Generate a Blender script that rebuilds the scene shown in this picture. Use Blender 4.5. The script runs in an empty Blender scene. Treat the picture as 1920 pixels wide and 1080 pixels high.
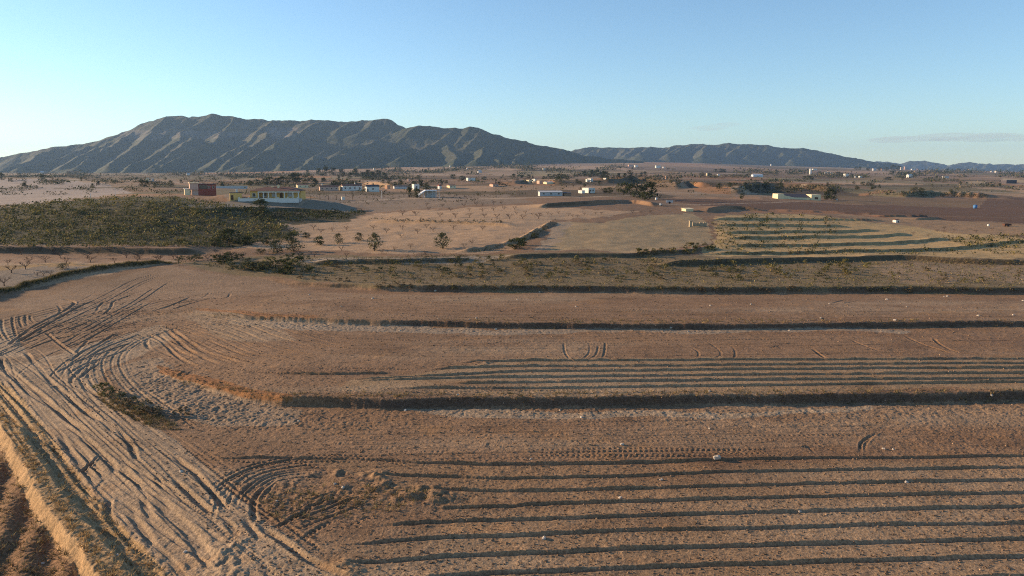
import bpy, bmesh, math, random
import numpy as np

# ---------------------------------------------------------------- camera, sky, sun, exposure
SC = bpy.context.scene
COL = SC.collection
CAM_H = 22.0
FOC = 1350.0                      # focal length in pixels of a 1920 wide frame
PITCH = math.atan(215.0 / FOC)    # horizon 215 px above the middle
SUN_EL = math.radians(14.0)
SUN_AZ = math.radians(17.5)       # sun stands to the left (-X), this far round towards +Y

cam_d = bpy.data.cameras.new("camera")
cam_d.sensor_width = 36.0
cam_d.lens = FOC / 1920.0 * 36.0
cam_d.clip_start = 0.5
cam_d.clip_end = 80000.0
cam = bpy.data.objects.new("camera", cam_d)
COL.objects.link(cam)
cam.location = (0, 0, CAM_H)
cam.rotation_euler = (math.pi / 2 - PITCH, 0, 0)
SC.camera = cam

SUN_DIR = (-math.cos(SUN_AZ) * math.cos(SUN_EL), math.sin(SUN_AZ) * math.cos(SUN_EL), math.sin(SUN_EL))
world = bpy.data.worlds.new("World")
SC.world = world
world.use_nodes = True
wn = world.node_tree
sky = wn.nodes.new("ShaderNodeTexSky")
sky.sky_type = 'NISHITA'
sky.sun_disc = False
sky.sun_elevation = SUN_EL
sky.sun_rotation = math.atan2(SUN_DIR[0], SUN_DIR[1])
sky.altitude = 500
sky.air_density = 1.0
sky.dust_density = 0.15
sky.ozone_density = 2.0
bg = wn.nodes["Background"]
bg.inputs["Strength"].default_value = 0.100
tint = wn.nodes.new("ShaderNodeMix"); tint.data_type = 'RGBA'; tint.blend_type = 'MULTIPLY'; tint.inputs[0].default_value = 1.0
tint.inputs[7].default_value = (0.87, 0.99, 1.07, 1)
wn.links.new(sky.outputs[0], tint.inputs[6])
wn.links.new(tint.outputs[2], bg.inputs["Color"])

sun_d = bpy.data.lights.new("sun", 'SUN')
sun_d.energy = 5.0
sun_d.angle = math.radians(0.5)
sun_d.color = (1.0, 0.73, 0.44)
sun = bpy.data.objects.new("sun", sun_d)
COL.objects.link(sun)
from mathutils import Vector
sun.rotation_euler = Vector(SUN_DIR).to_track_quat('Z', 'Y').to_euler()

SC.view_settings.view_transform = 'Standard'
SC.view_settings.look = 'None'
SC.view_settings.exposure = 0.95
SC.view_settings.gamma = 1.0
SC.render.engine = 'CYCLES'
SC.cycles.max_bounces = 5
SC.cycles.volume_bounces = 0
SC.cycles.use_denoising = False
SC.cycles.pixel_filter_type = 'BLACKMAN_HARRIS'
SC.cycles.filter_width = 1.1

# ---------------------------------------------------------------- numbers
def hash01(xi, yi, seed):
    h = (xi.astype(np.int64) * 374761393 + yi.astype(np.int64) * 668265263 + seed * 974634777) & 0xFFFFFFFF
    h = ((h ^ (h >> 13)) * 1274126177) & 0xFFFFFFFF
    h = h ^ (h >> 16)
    return h.astype(np.float64) / 4294967295.0

def vnoise(x, y, seed=0):
    x0 = np.floor(x); y0 = np.floor(y)
    fx = x - x0; fy = y - y0
    fx = fx * fx * fx * (fx * (fx * 6 - 15) + 10); fy = fy * fy * fy * (fy * (fy * 6 - 15) + 10)
    a = hash01(x0, y0, seed); b = hash01(x0 + 1, y0, seed)
    c = hash01(x0, y0 + 1, seed); d = hash01(x0 + 1, y0 + 1, seed)
    return ((a + (b - a) * fx) * (1 - fy) + (c + (d - c) * fx) * fy) * 2 - 1

def fbm(x, y, octs=4, seed=0, gain=0.5):
    x = np.asarray(x, float); y = np.asarray(y, float)
    s = np.zeros(np.broadcast(x, y).shape); a = 1.0; n = 0
    for i in range(octs):
        s = s + a * vnoise(x * 2 ** i + 17.3 * i, y * 2 ** i - 9.1 * i, seed + i); n += a; a *= gain
    return s / n

def sstep(a, b, x):
    t = np.clip((x - a) / (b - a), 0, 1)
    return t * t * (3 - 2 * t)

CP, SP = math.cos(PITCH), math.sin(PITCH)
def slope_of(py):                     # fall per metre of forward distance along the sight line of a row
    v = (np.asarray(py, float) - 540.0) / FOC
    return (SP + v * CP) / (CP - v * SP)
def u_of(px, py):                     # sideways metres per metre of forward distance
    v = (np.asarray(py, float) - 540.0) / FOC
    return (np.asarray(px, float) - 960.0) / FOC / (CP - v * SP)
def project(x, y, z):                 # world -> photo pixel, used to trace outlines onto the ground
    dz = z - CAM_H
    dep = y * CP - dz * SP
    up = y * SP + dz * CP
    return 960 + FOC * x / dep, 540 - FOC * up / dep

# ---------------------------------------------------------------- the lie of the land
PXC = [-400, 0, 150, 300, 430, 500, 570, 680, 850, 1000, 1150, 1300, 1450, 1600, 1750, 1920, 2300]
YR = [112, 135, 165, 200, 240, 300, 400, 600, 1000, 1800, 3000, 5000, 9000, 16000]
T = {
 -400: [0, 513, 480, 435, 400, 387, 372, 352, 339, 331, 326, 324, 323.5, 324],
 0: [0, 513, 477, 429, 394, 383, 369, 350, 339, 330, 325, 323, 323, 324],
 150: [0, 513, 477, 425, 382, 376, 366, 350, 339, 330, 325, 323, 323, 324],
 300: [0, 513, 477, 423, 374, 369, 361, 351, 339, 329, 325, 323, 323, 324],
 430: [0, 513, 476, 431, 392, 374, 366, 352, 340, 329, 324, 322, 322, 323],
 500: [0, 513, 476, 437, 402, 375, 366, 353, 341, 329, 323, 320, 320, 322],
 570: [0, 513, 475, 439, 410, 382, 369, 354, 341, 328, 321, 317, 317, 320],
 680: [0, 513, 472, 435, 410, 393, 373, 355, 341, 327, 317, 313, 313, 317],
 850: [0, 513, 468, 429, 402, 386, 371, 355, 341, 326, 314, 307, 307, 312],
 1000: [0, 513, 465, 426, 399, 383, 369, 355, 341, 326, 312, 303, 303, 310],
 1150: [0, 513, 467, 429, 400, 383, 369, 355, 341, 326, 312, 303, 303, 310],
 1300: [0, 513, 476, 437, 408, 390, 373, 357, 343, 327, 314, 306, 305, 311],
 1450: [0, 513, 483, 447, 419, 400, 382, 362, 346, 330, 318, 312, 310, 315],
 1600: [0, 513, 486, 454, 428, 408, 389, 368, 349, 332, 321, 316, 315, 318],
 1750: [0, 513, 488, 459, 434, 414, 395, 372, 351, 334, 324, 320, 320, 321],
 1920: [0, 513, 490, 462, 438, 418, 399, 375, 352, 335, 326, 323, 322, 322],
 2300: [0, 513, 491, 464, 440, 420, 401, 377, 353, 336, 327, 324, 323, 323],
}
def _make_table():
    yr = np.log(np.array(YR, float))
    zt = np.zeros((len(PXC), len(YR)))
    for i, p in enumerate(PXC):
        zt[i, 1:] = CAM_H - np.array(YR[1:]) * slope_of(T[p][1:])
        zt[i, 0] = 2.75
    # work with slope (z - cam)/Y, then resample finely and blur once
    sl = (zt - CAM_H) / np.array(YR)[None, :]
    pf = np.linspace(-400, 2300, 271); lf = np.linspace(yr[0], yr[-1], 260)
    a = np.array([np.interp(lf, yr, r) for r in sl])
    a = np.array([np.interp(pf, PXC, a[:, j]) for j in range(a.shape[1])]).T
    def blur(m, n, axis):
        k = np.exp(-0.5 * (np.arange(-3 * n, 3 * n + 1) / n) ** 2); k /= k.sum()
        pad = [(0, 0), (0, 0)]; pad[axis] = (3 * n, 3 * n)
        return np.apply_along_axis(lambda v: np.convolve(v, k, 'valid'), axis, np.pad(m, pad, mode='edge'))
    a = blur(blur(a, 4, 0), 2, 1)
    return pf, lf, a
TP, TL, TA = _make_table()
def far_base(x, y):
    px = np.clip(960 + FOC * x / np.maximum(y, 1.0) , -400, 2299.9)
    ly = np.clip(np.log(np.maximum(y, 1.0)), TL[0], TL[-1] - 1e-6)
    fi = (px - TP[0]) / (TP[1] - TP[0]); fj = (ly - TL[0]) / (TL[1] - TL[0])
    i = np.floor(fi).astype(int); j = np.floor(fj).astype(int); fi = fi - i; fj = fj - j
    s = (TA[i, j] * (1 - fi) + TA[i + 1, j] * fi) * (1 - fj) + (TA[i, j + 1] * (1 - fi) + TA[i + 1, j + 1] * fi) * fj
    return CAM_H + s * np.maximum(y, np.exp(TL[0]))

def on_plane(px, py, z):
    Y = (CAM_H - z) / slope_of(py)
    return u_of(px, py) * Y, Y
def plane_line(pts, z):
    p = np.array(pts, float)
    x, y = on_plane(p[:, 0], p[:, 1], z)
    return x, y

# terrace edges: photo trace, height of the terrace behind, rise, left end where the bank runs out
E1 = plane_line([(120, 640), (230, 664), (300, 684), (350, 698), (400, 711), (470, 727), (535, 737), (650, 739), (750, 742), (960, 742), (1100, 743),
                 (1250, 742), (1300, 738), (1440, 740), (1640, 735), (1800, 730), (1920, 729), (2400, 722)], 1.0)
E2 = plane_line([(150, 560), (300, 574), (380, 580), (480, 588), (560, 592), (700, 598), (850, 602), (960, 604), (1200, 605), (1440, 605),
                 (1700, 602), (1920, 600), (2400, 592)], 1.75)
E3 = plane_line([(60, 488), (200, 493), (320, 498), (420, 507), (520, 518), (620, 526), (700, 530), (840, 533), (960, 533), (1200, 535), (1440, 536),
                 (1700, 535), (1920, 537), (2400, 536)], 2.85)
RISE = [(E1, 0.88, -44.0, -18.0, 0.6), (E2, 0.75, -58.0, -26.0, 0.5), (E3, 1.1, -66.0, -10.0, 0.9)]

def near_base(x, y):
    z = 0.0 * x
    for k, (E, A, xa, xb, w) in enumerate(RISE):
        ye = np.interp(x, E[0], E[1])
        ye = ye + 0.3 * fbm(x * 0.22, 0 * x + 7 * k, 3, 40 + k) + 0.12 * fbm(x * 1.3, y * 0.8, 3, 44 + k) + 0.7 * fbm(x * 0.06, 0 * x + 3 * k, 2, 50 + k)
        a = sstep(xa, xb, x)
        t = y - ye
        w = w * (1.25 + 0.7 * vnoise(x * 0.17, 0 * x, 57 + k))
        z = z + A * (a * sstep(-w, 0.0, t) + (1 - a) * sstep(-1.0, 26.0, t))
    return z

def base(x, y):
    x = np.asarray(x, float); y = np.asarray(y, float)
    n = near_base(x, y); f = far_base(x, y)
    m = sstep(128, 148, y)
    return n * (1 - m) + f * m

def hit(px, py, dz=0.0, fn=None):
    """first ground point under a photo pixel"""
    fn = fn or base
    Y = np.exp(np.linspace(math.log(25), math.log(9000), 2600))
    d = CAM_H - slope_of(py) * Y - (fn(u_of(px, py) * Y, Y) + dz)
    k = np.argmax(d < 0)
    if d[k] >= 0: k = len(Y) - 1
    if k > 0:
        t = d[k - 1] / (d[k - 1] - d[k]); y = Y[k - 1] + t * (Y[k] - Y[k - 1])
    else: y = Y[0]
    return float(u_of(px, py) * y), float(y)

def trace(pts, fn=None, sub=6):
    """photo polyline -> smooth world polyline on the ground"""
    w = np.array([hit(a, b, fn=fn) for a, b in pts])
    if len(w) < 3 or sub <= 1:
        if len(w) == 2 and sub > 1:
            t = np.linspace(0, 1, 4)[:, None]; return w[0] * (1 - t) + w[1] * t
        return w
    P = np.vstack([2 * w[0] - w[1], w, 2 * w[-1] - w[-2]]); out = []
    for i in range(1, len(P) - 2):
        for t in np.linspace(0, 1, sub, endpoint=False):
            a, b, c, d = P[i - 1], P[i], P[i + 1], P[i + 2]
            out.append(0.5 * ((2 * b) + (c - a) * t + (2 * a - 5 * b + 4 * c - d) * t * t + (3 * b - a - 3 * c + d) * t ** 3))
    out.append(P[-2])
    return np.array(out)

# ---------------------------------------------------------------- ground sheet grid: columns fan out, rows get sparser with distance
_rows = [np.linspace(14, 33, 30, endpoint=False)]
_y = 33.0
near = []
while _y < 132:
    near.append(_y); _y += max(0.055, 0.055 * (_y / 37.0) ** 1.3)
_rows.append(np.array(near))
mid = []
while _y < 320:
    mid.append(_y); _y += 0.42 + (_y - 132) * 0.004
_rows.append(np.array(mid))
_rows.append(np.exp(np.linspace(math.log(_y), math.log(15000), 300)))
ROW = np.concatenate(_rows)
_ui = np.linspace(-0.76, 0.76, 1560)
_o = np.linspace(0, 1, 60)[1:] ** 1.6 * 1.4
UCOL = np.concatenate([(-0.76 - _o)[::-1], _ui, 0.76 + _o])
GY = np.repeat(ROW[:, None], len(UCOL), 1)
GX = GY * UCOL[None, :]
NR, NC = GX.shape
print("grid", NR, NC, NR * NC)
GZ = base(GX, GY)
GPX, GPY = project(GX, GY, GZ)

def slice_for(w, pad):
    r0 = np.searchsorted(ROW, w[:, 1].min() - pad); r1 = np.searchsorted(ROW, w[:, 1].max() + pad) + 1
    yl = max(w[:, 1].min() - pad, ROW[0]); 
    us = np.concatenate([(w[:, 0] - pad) / np.maximum(w[:, 1] - pad, 5), (w[:, 0] + pad) / np.maximum(w[:, 1] - pad, 5),
                         (w[:, 0] - pad) / (w[:, 1] + pad), (w[:, 0] + pad) / (w[:, 1] + pad)])
    c0 = np.searchsorted(UCOL, us.min()); c1 = np.searchsorted(UCOL, us.max()) + 1
    return slice(max(r0, 0), min(r1, NR)), slice(max(c0, 0), min(c1, NC))

def dist_field(w, pad):
    """nearest signed distance (positive = left of travel) and run length for a world polyline, on a slice of the sheet"""
    S = slice_for(w, pad)
    X = GX[S]; Y = GY[S]
    best = np.full(X.shape, 1e9); sd = np.zeros(X.shape); sl = np.zeros(X.shape); run = 0.0
    for i in range(len(w) - 1):
        a = w[i]; d = w[i + 1] - a; L = math.hypot(*d)
        if L < 1e-6: continue
        sub = slice_for(w[i:i + 2], pad)
        q = (slice(max(sub[0].start - S[0].start, 0), max(sub[0].stop - S[0].start, 0)), slice(max(sub[1].start - S[1].start, 0), max(sub[1].stop - S[1].start, 0)))
        x = X[q] - a[0]; y = Y[q] - a[1]
        t = np.clip((x * d[0] + y * d[1]) / (L * L), 0, 1)
        ex = x - t * d[0]; ey = y - t * d[1]
        dd = np.hypot(ex, ey)
        m = dd < best[q]
        best[q] = np.where(m, dd, best[q])
        sgn = np.where(d[0] * y - d[1] * x >= 0, 1.0, -1.0)
        sd[q] = np.where(m, dd * sgn, sd[q]); sl[q] = np.where(m, run + t * L, sl[q])
        run += L
    return S, best, sd, sl, run
# ---------------------------------------------------------------- relief: banks, ruts, furrows, clods
SMOOTHED = np.zeros_like(GZ)          # where wheels have pressed the clods flat

def carve_bank(pts, A, w, L, endfade=6.0, px=True, seed=0, wob=0.3):
    """bank seen from its low side: rises A over w at the line, then eases back behind it over L"""
    p = trace(pts, fn=lambda x, y: base(x, y) + A) if px else pts
    S, d, sd, sl, run = dist_field(p, max(L * 3, w * 2))
    sd = sd + wob * fbm(GX[S] * 0.25, GY[S] * 0.25, 3, 60 + seed)
    f = np.where(sd >= 0, np.exp(-np.maximum(sd, 0) / L) * (1 - sstep(L * 2, L * 3, sd)), 1 - sstep(0, w, -sd))
    e = sstep(0, endfade, sl) * sstep(0, endfade, run - sl)
    GZ[S] += np.where(d < 1e8, A * f * e, 0)

def carve_ridge(pts, A, w, endfade=4.0, seed=0, wob=0.3, flat=0.0):
    p = trace(pts)
    S, d, sd, sl, run = dist_field(p, w * 3 + flat)
    sd = sd + wob * w * fbm(GX[S] * 0.6, GY[S] * 0.6, 3, 70 + seed)
    f = np.exp(-(np.maximum(np.abs(sd) - flat, 0) / w) ** 2)
    e = sstep(0, endfade, sl) * sstep(0, endfade, run - sl)
    GZ[S] += np.where(d < 1e8, A * f * e * (0.8 + 0.4 * vnoise(sl * 0.5, 0 * sl + seed, 3)), 0)

def carve_rut(p, depth, w, berm=0.5, tread=0.0, endfade=2.0, seed=0, wob=0.15, flat=True):
    """wheel rut: trench of half width w with a thrown-up lip on both sides"""
    S, d, sd, sl, run = dist_field(p, w * 3.2 + 0.3)
    if d.size == 0: return
    sd = sd + wob * vnoise(sl * 0.12, 0 * sl, 80 + seed)
    a = np.abs(sd)
    f = -depth * (1 - sstep(0.55 * w, 1.15 * w, a)) + berm * depth * np.exp(-((a - 1.55 * w) / (0.45 * w)) ** 2)
    if tread > 0:
        f = f + tread * (1 - sstep(0.8 * w, 1.1 * w, a)) * np.sign(np.sin((sl + np.abs(sd) * 0.8) * 2 * math.pi / 0.42)) * 0.5
    e = sstep(0, endfade, sl) * sstep(0, endfade, run - sl) * np.clip(0.85 + 0.5 * vnoise(sl * 0.1, 0 * sl, 90 + seed), 0.2, 1.25)
    ok = d < 1e8
    GZ[S] += np.where(ok, f * e, 0)
    if flat:
        SMOOTHED[S] = np.maximum(SMOOTHED[S], np.where(ok, (1 - sstep(0.8 * w, 1.5 * w, a)) * np.clip(e, 0, 1), 0))

def carve_furrow(pts, A, seed=0, sub=6, fade=3.0, ws=1.0):
    """plough line: a ridge thrown up on the far side of a trench"""
    p = trace(pts, sub=sub)
    S, d, sd, sl, run = dist_field(p, 2.2)
    sd = sd + 0.06 * vnoise(sl * 0.15, 0 * sl, 100 + seed) + 0.025 * vnoise(sl * 1.3, 0 * sl, 101 + seed)
    sd = sd / ws
    ht = 1.0 + 0.15 * vnoise(sl * 0.12, 0 * sl, 102 + seed)
    f = A * (1.0 * np.exp(-((sd - 0.19) / 0.17) ** 2) - 0.8 * np.exp(-((sd + 0.08) / 0.12) ** 2) + 0.15 * np.exp(-((sd + 0.34) / 0.12) ** 2))
    f = f * (0.9 + 0.25 * vnoise(GX[S] * 0.9, GY[S] * 0.9, 104 + seed))
    e = sstep(0, fade, sl) * sstep(0, 2, run - sl)
    GZ[S] += np.where(d < 1e8, f * ht * e, 0)

# ---- far and middle banks
TERR = [
    [(1330, 409), (1400, 408), (1500, 408), (1600, 410), (1665, 411)],
    [(1335, 420), (1440, 420), (1530, 421), (1600, 421)],
    [(1345, 434), (1440, 433), (1560, 431), (1655, 428)],
    [(1350, 444), (1440, 443), (1600, 441), (1670, 438), (1712, 434)],
    [(1345, 457), (1440, 457), (1560, 456), (1660, 453), (1740, 447), (1800, 445)],
    [(1315, 471), (1440, 471), (1560, 470), (1660, 468), (1800, 462), (1920, 451), (2100, 446)],
]
for i, t in enumerate(TERR):
    carve_bank(t, 0.72, 0.55, 4.5, 9.0, seed=i)
carve_bank([(1215, 489), (1330, 486), (1440, 483), (1600, 481), (1700, 480), (1800, 485), (1920, 488), (2200, 490)], 1.1, 0.9, 7.0, 8.0, seed=9)
carve_bank([(930, 478), (1060, 474), (1180, 475), (1240, 470), (1300, 466), (1345, 458)], 0.8, 1.0, 4.0, 5.0, seed=10)
carve_bank([(560, 489), (640, 486), (760, 484), (860, 481), (905, 478)], 0.9, 1.0, 4.0, 6.0, seed=11)
carve_bank([(680, 411), (800, 413), (900, 416), (980, 422)], 0.7, 1.0, 5.0, 8.0, seed=12)
carve_bank([(-200, 465), (0, 462), (150, 462), (300, 464), (400, 463)], 1.4, 2.0, 9.0, 8.0, seed=13)
carve_bank([(640, 395), (560, 390), (480, 388), (380, 392)][::-1], 1.0, 2.0, 6.0, 6.0, seed=14)
carve_bank([(1460, 391), (1560, 395), (1660, 400)], 0.9, 1.0, 7.0, 8.0, seed=15)
carve_bank([(1640, 402), (1700, 403), (1745, 402)], 1.0, 1.0, 7.0, 6.0, seed=16)
carve_bank([(1710, 409), (1770, 408)], 0.8, 1.0, 6.0, 6.0, seed=17)
carve_bank([(1000, 382), (1100, 377), (1180, 373), (1230, 380)], 1.6, 2.0, 8.0, 8.0, seed=18)
carve_bank([(1320, 391), (1370, 385), (1440, 390)], 1.5, 2.0, 8.0, 8.0, seed=19)
carve_bank([(1690, 361), (1760, 360), (1860, 364)], 4.0, 5.0, 16.0, 12.0, seed=20)
carve_bank([(1375, 350), (1430, 343), (1500, 345), (1570, 351)], 5.5, 9.0, 50.0, 40.0, seed=21)
carve_bank([(1130, 336), (1190, 333), (1280, 337)], 6.0, 12.0, 50.0, 40.0, seed=22)
carve_bank([(1262, 346), (1290, 342), (1325, 346)], 5.0, 10.0, 40.0, 30.0, seed=23)
carve_bank([(590, 343), (680, 342), (745, 346)], 4.0, 8.0, 30.0, 30.0, seed=24)
carve_bank([(1060, 341), (990, 338), (960, 341)][::-1], 4.0, 8.0, 30.0, 30.0, seed=25)
# sloping track edge up the middle field
carve_ridge([(850, 476), (930, 462), (985, 446), (1015, 428), (1040, 416)], 0.9, 1.0, 6.0, seed=1)
# grassy kerb of earth beside the upper road
carve_ridge([(-220, 640), (-80, 580), (0, 552), (60, 535), (130, 516), (230, 501), (318, 494)], 0.75, 0.8, 3.0, seed=2)
# old field beyond the bank, bottom left
VB = trace([(300, 1260), (230, 1150), (185, 1085), (140, 1020), (100, 965), (60, 905), (30, 850), (0, 800), (-45, 740), (-140, 680), (-330, 620), (-700, 560)])
def lower_left():
    S, d, sd, sl, run = dist_field(VB, 60)
    sd = -sd + 0.25 * fbm(GX[S] * 0.5, GY[S] * 0.5, 3, 5)      # positive on the road side
    f = sstep(-0.55, 0.1, sd)
    ok = d < 1e8
    rim = 0.05 * np.exp(-((sd - 0.25) / 0.35) ** 2)
    GZ[S] += np.where(ok, -0.75 * (1 - f) * (1 - sstep(35, 58, -sd)) + rim, 0)
    m = np.zeros_like(GZ); m[S] = np.where(ok, (1 - f) * (sd < 0.3), 0)
    b = np.full(GZ.shape, 99.0); b[S] = np.where(ok, sd, 99.0)
    return m, b
OLDFIELD, VBD = lower_left()
# road cut just inside the grassy verge
def Z(o, pts): return [(o[0] + a / 4.0, o[1] + b / 4.0) for a, b in pts]
A0, B0, C0 = (0, 540), (0, 810), (480, 810)
R1 = trace([(-330, 640), (-140, 710), (-60, 770)] + Z(B0, [(120, -60), (170, 20), (300, 200), (420, 380), (560, 560), (700, 720), (800, 860), (900, 960), (1000, 1090)]) + [(330, 1180)])
def road_cut():
    S, d, sd, sl, run = dist_field(R1, 7)
    s = sd + 0.12 * fbm(GX[S] * 0.7, GY[S] * 0.7, 3, 6)          # positive = road side
    ok = d < 1e8
    GZ[S] += np.where(ok, -0.42 * sstep(-0.1, 0.5, s) * (1 - sstep(1.2, 6.5, s)) * sstep(0, 8, sl), 0)
road_cut()

# ---- ruts
random.seed(4)
RUTS = []
def ruts(o, lines, depth, w, tread=0.0, berm=0.5):
    for l in lines: RUTS.append((Z(o, l), depth, w, tread, berm))
ruts(A0, [[(20, 225), (25, 290), (60, 370), (95, 405)], [(95, 210), (92, 260), (110, 330), (130, 375)], [(150, 205), (150, 250), (175, 300)],
          [(190, 195), (190, 240), (212, 285)], [(240, 195), (232, 230), (258, 268)], [(-60, 250), (-20, 330), (40, 400)], [(205, 200), (200, 235), (230, 275)]], 0.10, 0.22)
ruts(A0, [[(60, 430), (110, 390), (270, 280), (440, 195), (530, 145), (560, 105), (470, 80)], [(130, 410), (330, 290), (500, 195), (640, 120), (740, 85)]], 0.16, 0.3)
ruts(A0, [[(680, 200), (720, 175), (755, 130), (795, 100)], [(770, 205), (830, 150), (850, 105), (910, 80), (1010, 45)], [(430, 195), (450, 165), (430, 125)]], 0.10, 0.25)
ruts(A0, [[(1210, 165), (1350, 105), (1500, 80), (1580, 30)], [(1260, 170), (1420, 120), (1560, 85), (1700, 70), (1720, 35)], [(1100, 190), (1300, 125), (1450, 60)]], 0.09, 0.25)
ruts(A0, [[(330, 330), (460, 430), (560, 505)], [(560, 505), (680, 385), (780, 330), (900, 300)], [(500, 565), (620, 480), (740, 425), (830, 375), (950, 330)],
          [(600, 545), (800, 445), (960, 385), (1060, 340)], [(440, 640), (600, 545), (760, 490), (900, 440), (1060, 400)], [(490, 660), (640, 570), (800, 520), (1010, 440)],
          [(740, 420), (860, 350), (990, 325)]], 0.13, 0.26)
ruts(A0, [[(1100, 340), (1200, 395), (1280, 470), (1400, 550), (1500, 585)], [(1180, 330), (1250, 400), (1340, 475), (1480, 530)], [(1100, 380), (1100, 430), (1150, 470)],
          [(1280, 300), (1420, 400), (1560, 480), (1800, 560)], [(1230, 310), (1380, 440), (1480, 500)]], 0.11, 0.3)
ruts(A0, [[(1490, 505), (1570, 545), (1665, 578)]], 0.15, 0.3)
ruts(A0, [[(540, 720), (560, 660), (640, 590), (780, 530)], [(600, 690), (660, 620), (760, 560)], [(610, 700), (640, 750), (730, 810), (820, 870), (960, 940), (1050, 1010)]], 0.12, 0.26)
# the road itself: explicit deep ruts
ruts(A0, [[(0, 575), (110, 690), (250, 790), (400, 885), (560, 1000), (660, 1090)], [(0, 690), (120, 810), (260, 940), (420, 1080)], [(40, 590), (200, 720), (360, 850), (480, 960), (620, 1060)],
          [(-40, 720), (90, 860), (200, 980), (300, 1085)], [(-60, 800), (60, 920), (160, 1040)], [(480, 750), (620, 880), (780, 1010), (860, 1090)],
          [(180, 480), (290, 600), (420, 730), (560, 870), (740, 1000)], [(20, 520), (10, 560), (60, 640)]], 0.16, 0.3)
ruts(B0, [[(240, 20), (420, 220), (560, 400), (700, 600), (850, 720)], [(340, 10), (500, 200), (640, 380), (690, 450)], [(430, 0), (600, 180), (720, 320)],
          [(600, 10), (720, 105), (850, 240), (850, 300)], [(500, 20), (650, 150), (790, 290)], [(830, 430), (815, 560), (900, 700), (1000, 800), (1120, 900)],
          [(930, 550), (1050, 680), (1160, 820)], [(1060, 430), (1085, 550), (1160, 660)], [(905, 235), (990, 320), (1085, 405)], [(480, 470), (640, 640), (860, 760), (960, 870)]], 0.17, 0.3)
ruts(B0, [[(680, 415), (820, 300)], [(890, 390), (985, 320)], [(1200, 835), (1370, 735)], [(560, 290), (700, 190), (790, 140)], [(1590, 1005), (1700, 960), (1800, 900)]], 0.2, 0.22)
ruts(B0, [[(1170, 480), (1260, 570), (1380, 680), (1480, 800), (1560, 930), (1610, 1010)]], 0.34, 0.5, berm=0.6)
ruts(B0, [[(1290, 340), (1390, 430), (1490, 515), (1640, 640)], [(860, 0), (980, 100), (1050, 220)], [(1150, 310), (1240, 420)], [(1640, 630), (1720, 720), (1790, 830)],
          [(1800, 640), (1870, 730), (1960, 830)], [(1390, 900), (1520, 1000)], [(1800, 930), (1930, 1000)], [(1240, 840), (1330, 960), (1420, 1080)], [(960, 960), (1010, 1080)],
          [(1280, 180), (1440, 300), (1560, 440), (1700, 600)]], 0.17, 0.28)
# tractor turn with tread marks on the lower terrace
ruts(C0, [[(-330, 200), (0, 225), (280, 225), (420, 250), (560, 290)], [(-330, 305), (-60, 310), (120, 300), (260, 340)]], 0.05, 0.2, tread=0.07)
ruts(C0, [[(-60, 560), (-40, 470), (30, 400), (110, 370)], [(10, 690), (-10, 580), (10, 480), (80, 410), (160, 380)], [(-130, 480), (-60, 400), (30, 360)], [(-200, 470), (-140, 400), (-60, 330)]], 0.12, 0.24)
ruts(C0, [[(60, 740), (200, 680), (340, 600), (480, 520), (560, 470)], [(200, 800), (340, 720), (520, 650), (680, 590), (800, 540)], [(300, 850), (420, 740), (640, 640)],
          [(640, 700), (780, 660), (920, 600)]], 0.09, 0.26, tread=0.12)
ruts(C0, [[(0, 710), (160, 800), (400, 950), (600, 1040), (740, 1100)]], 0.22, 0.3)
ruts(C0, [[(-60, 850), (20, 920), (150, 935)], [(0, 985), (100, 1060), (180, 1110)]], 0.2, 0.3)
ruts(C0, [[(680, 185), (900, 200), (1300, 225), (1700, 245)], [(1000, 330), (1350, 345), (1760, 362)], [(900, 420), (1300, 440), (1600, 440)], [(1000, 700), (1300, 690)]], 0.06, 0.16)
# tracks on the middle terraces
M0, N0 = (960, 540), (1440, 540)
ruts(M0, [[(380, 400), (390, 480), (430, 540)], [(580, 395), (580, 480), (520, 540)], [(700, 400), (695, 470), (680, 530)], [(1340, 440), (1400, 480), (1390, 530)],
          [(1430, 385), (1530, 450), (1560, 500), (1490, 535)], [(1590, 410), (1660, 450), (1670, 510), (1630, 540)], [(640, 420), (630, 500), (560, 545)]], 0.06, 0.18)
ruts(M0, [[(790, 415), (1020, 393)], [(0, 180), (500, 185), (1000, 180)], [(300, 165), (800, 160)], [(0, 205), (900, 200), (1920, 195)]], 0.07, 0.22)
ruts(N0, [[(0, 460), (100, 435), (160, 445)], [(320, 450), (430, 520), (560, 530)], [(600, 380), (740, 440), (860, 480)], [(1010, 350), (1060, 380), (1180, 430), (1400, 500)],
          [(1230, 370), (1280, 420), (1420, 480), (1700, 520)], [(900, 470), (1120, 470)], [(470, 120), (590, 85)], [(540, 130), (690, 95), (830, 85)], [(0, 195), (900, 195), (1920, 190)]], 0.09, 0.24)
D0, G0 = (960, 810), (1440, 810)
ruts(G0, [[(350, 40), (380, 90), (470, 130), (560, 170)], [(240, 70), (310, 130), (360, 180)], [(690, 160), (690, 90), (740, 40), (800, 0)], [(730, 160), (735, 90), (790, 30), (850, -10)],
          [(770, 40), (830, 90)], [(1400, 105), (1920, 107)]], 0.07, 0.16, tread=0.06)
ruts(G0, [[(1690, 480), (1780, 520), (1930, 580)], [(1740, 470), (1840, 510), (1960, 560)], [(1370, 835), (1440, 890), (1500, 940)], [(930, 500), (1040, 580)], [(660, 310), (720, 370)]], 0.13, 0.2)
ruts(D0, [[(700, 780), (740, 840), (790, 890)], [(1270, 790), (1280, 870)], [(1460, 890), (1500, 970)], [(1000, 900), (1040, 960)], [(1380, 530), (1420, 610)]], 0.1, 0.25)
for yy in (150, 165, 180, 140, 125, 60, 30):
    x0 = random.uniform(0, 800)
    ruts(D0, [[(x0, yy + 12), (x0 + 900, yy + 4), (x0 + 1900, yy - 6)]], 0.035, 0.14, tread=0.06)
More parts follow.
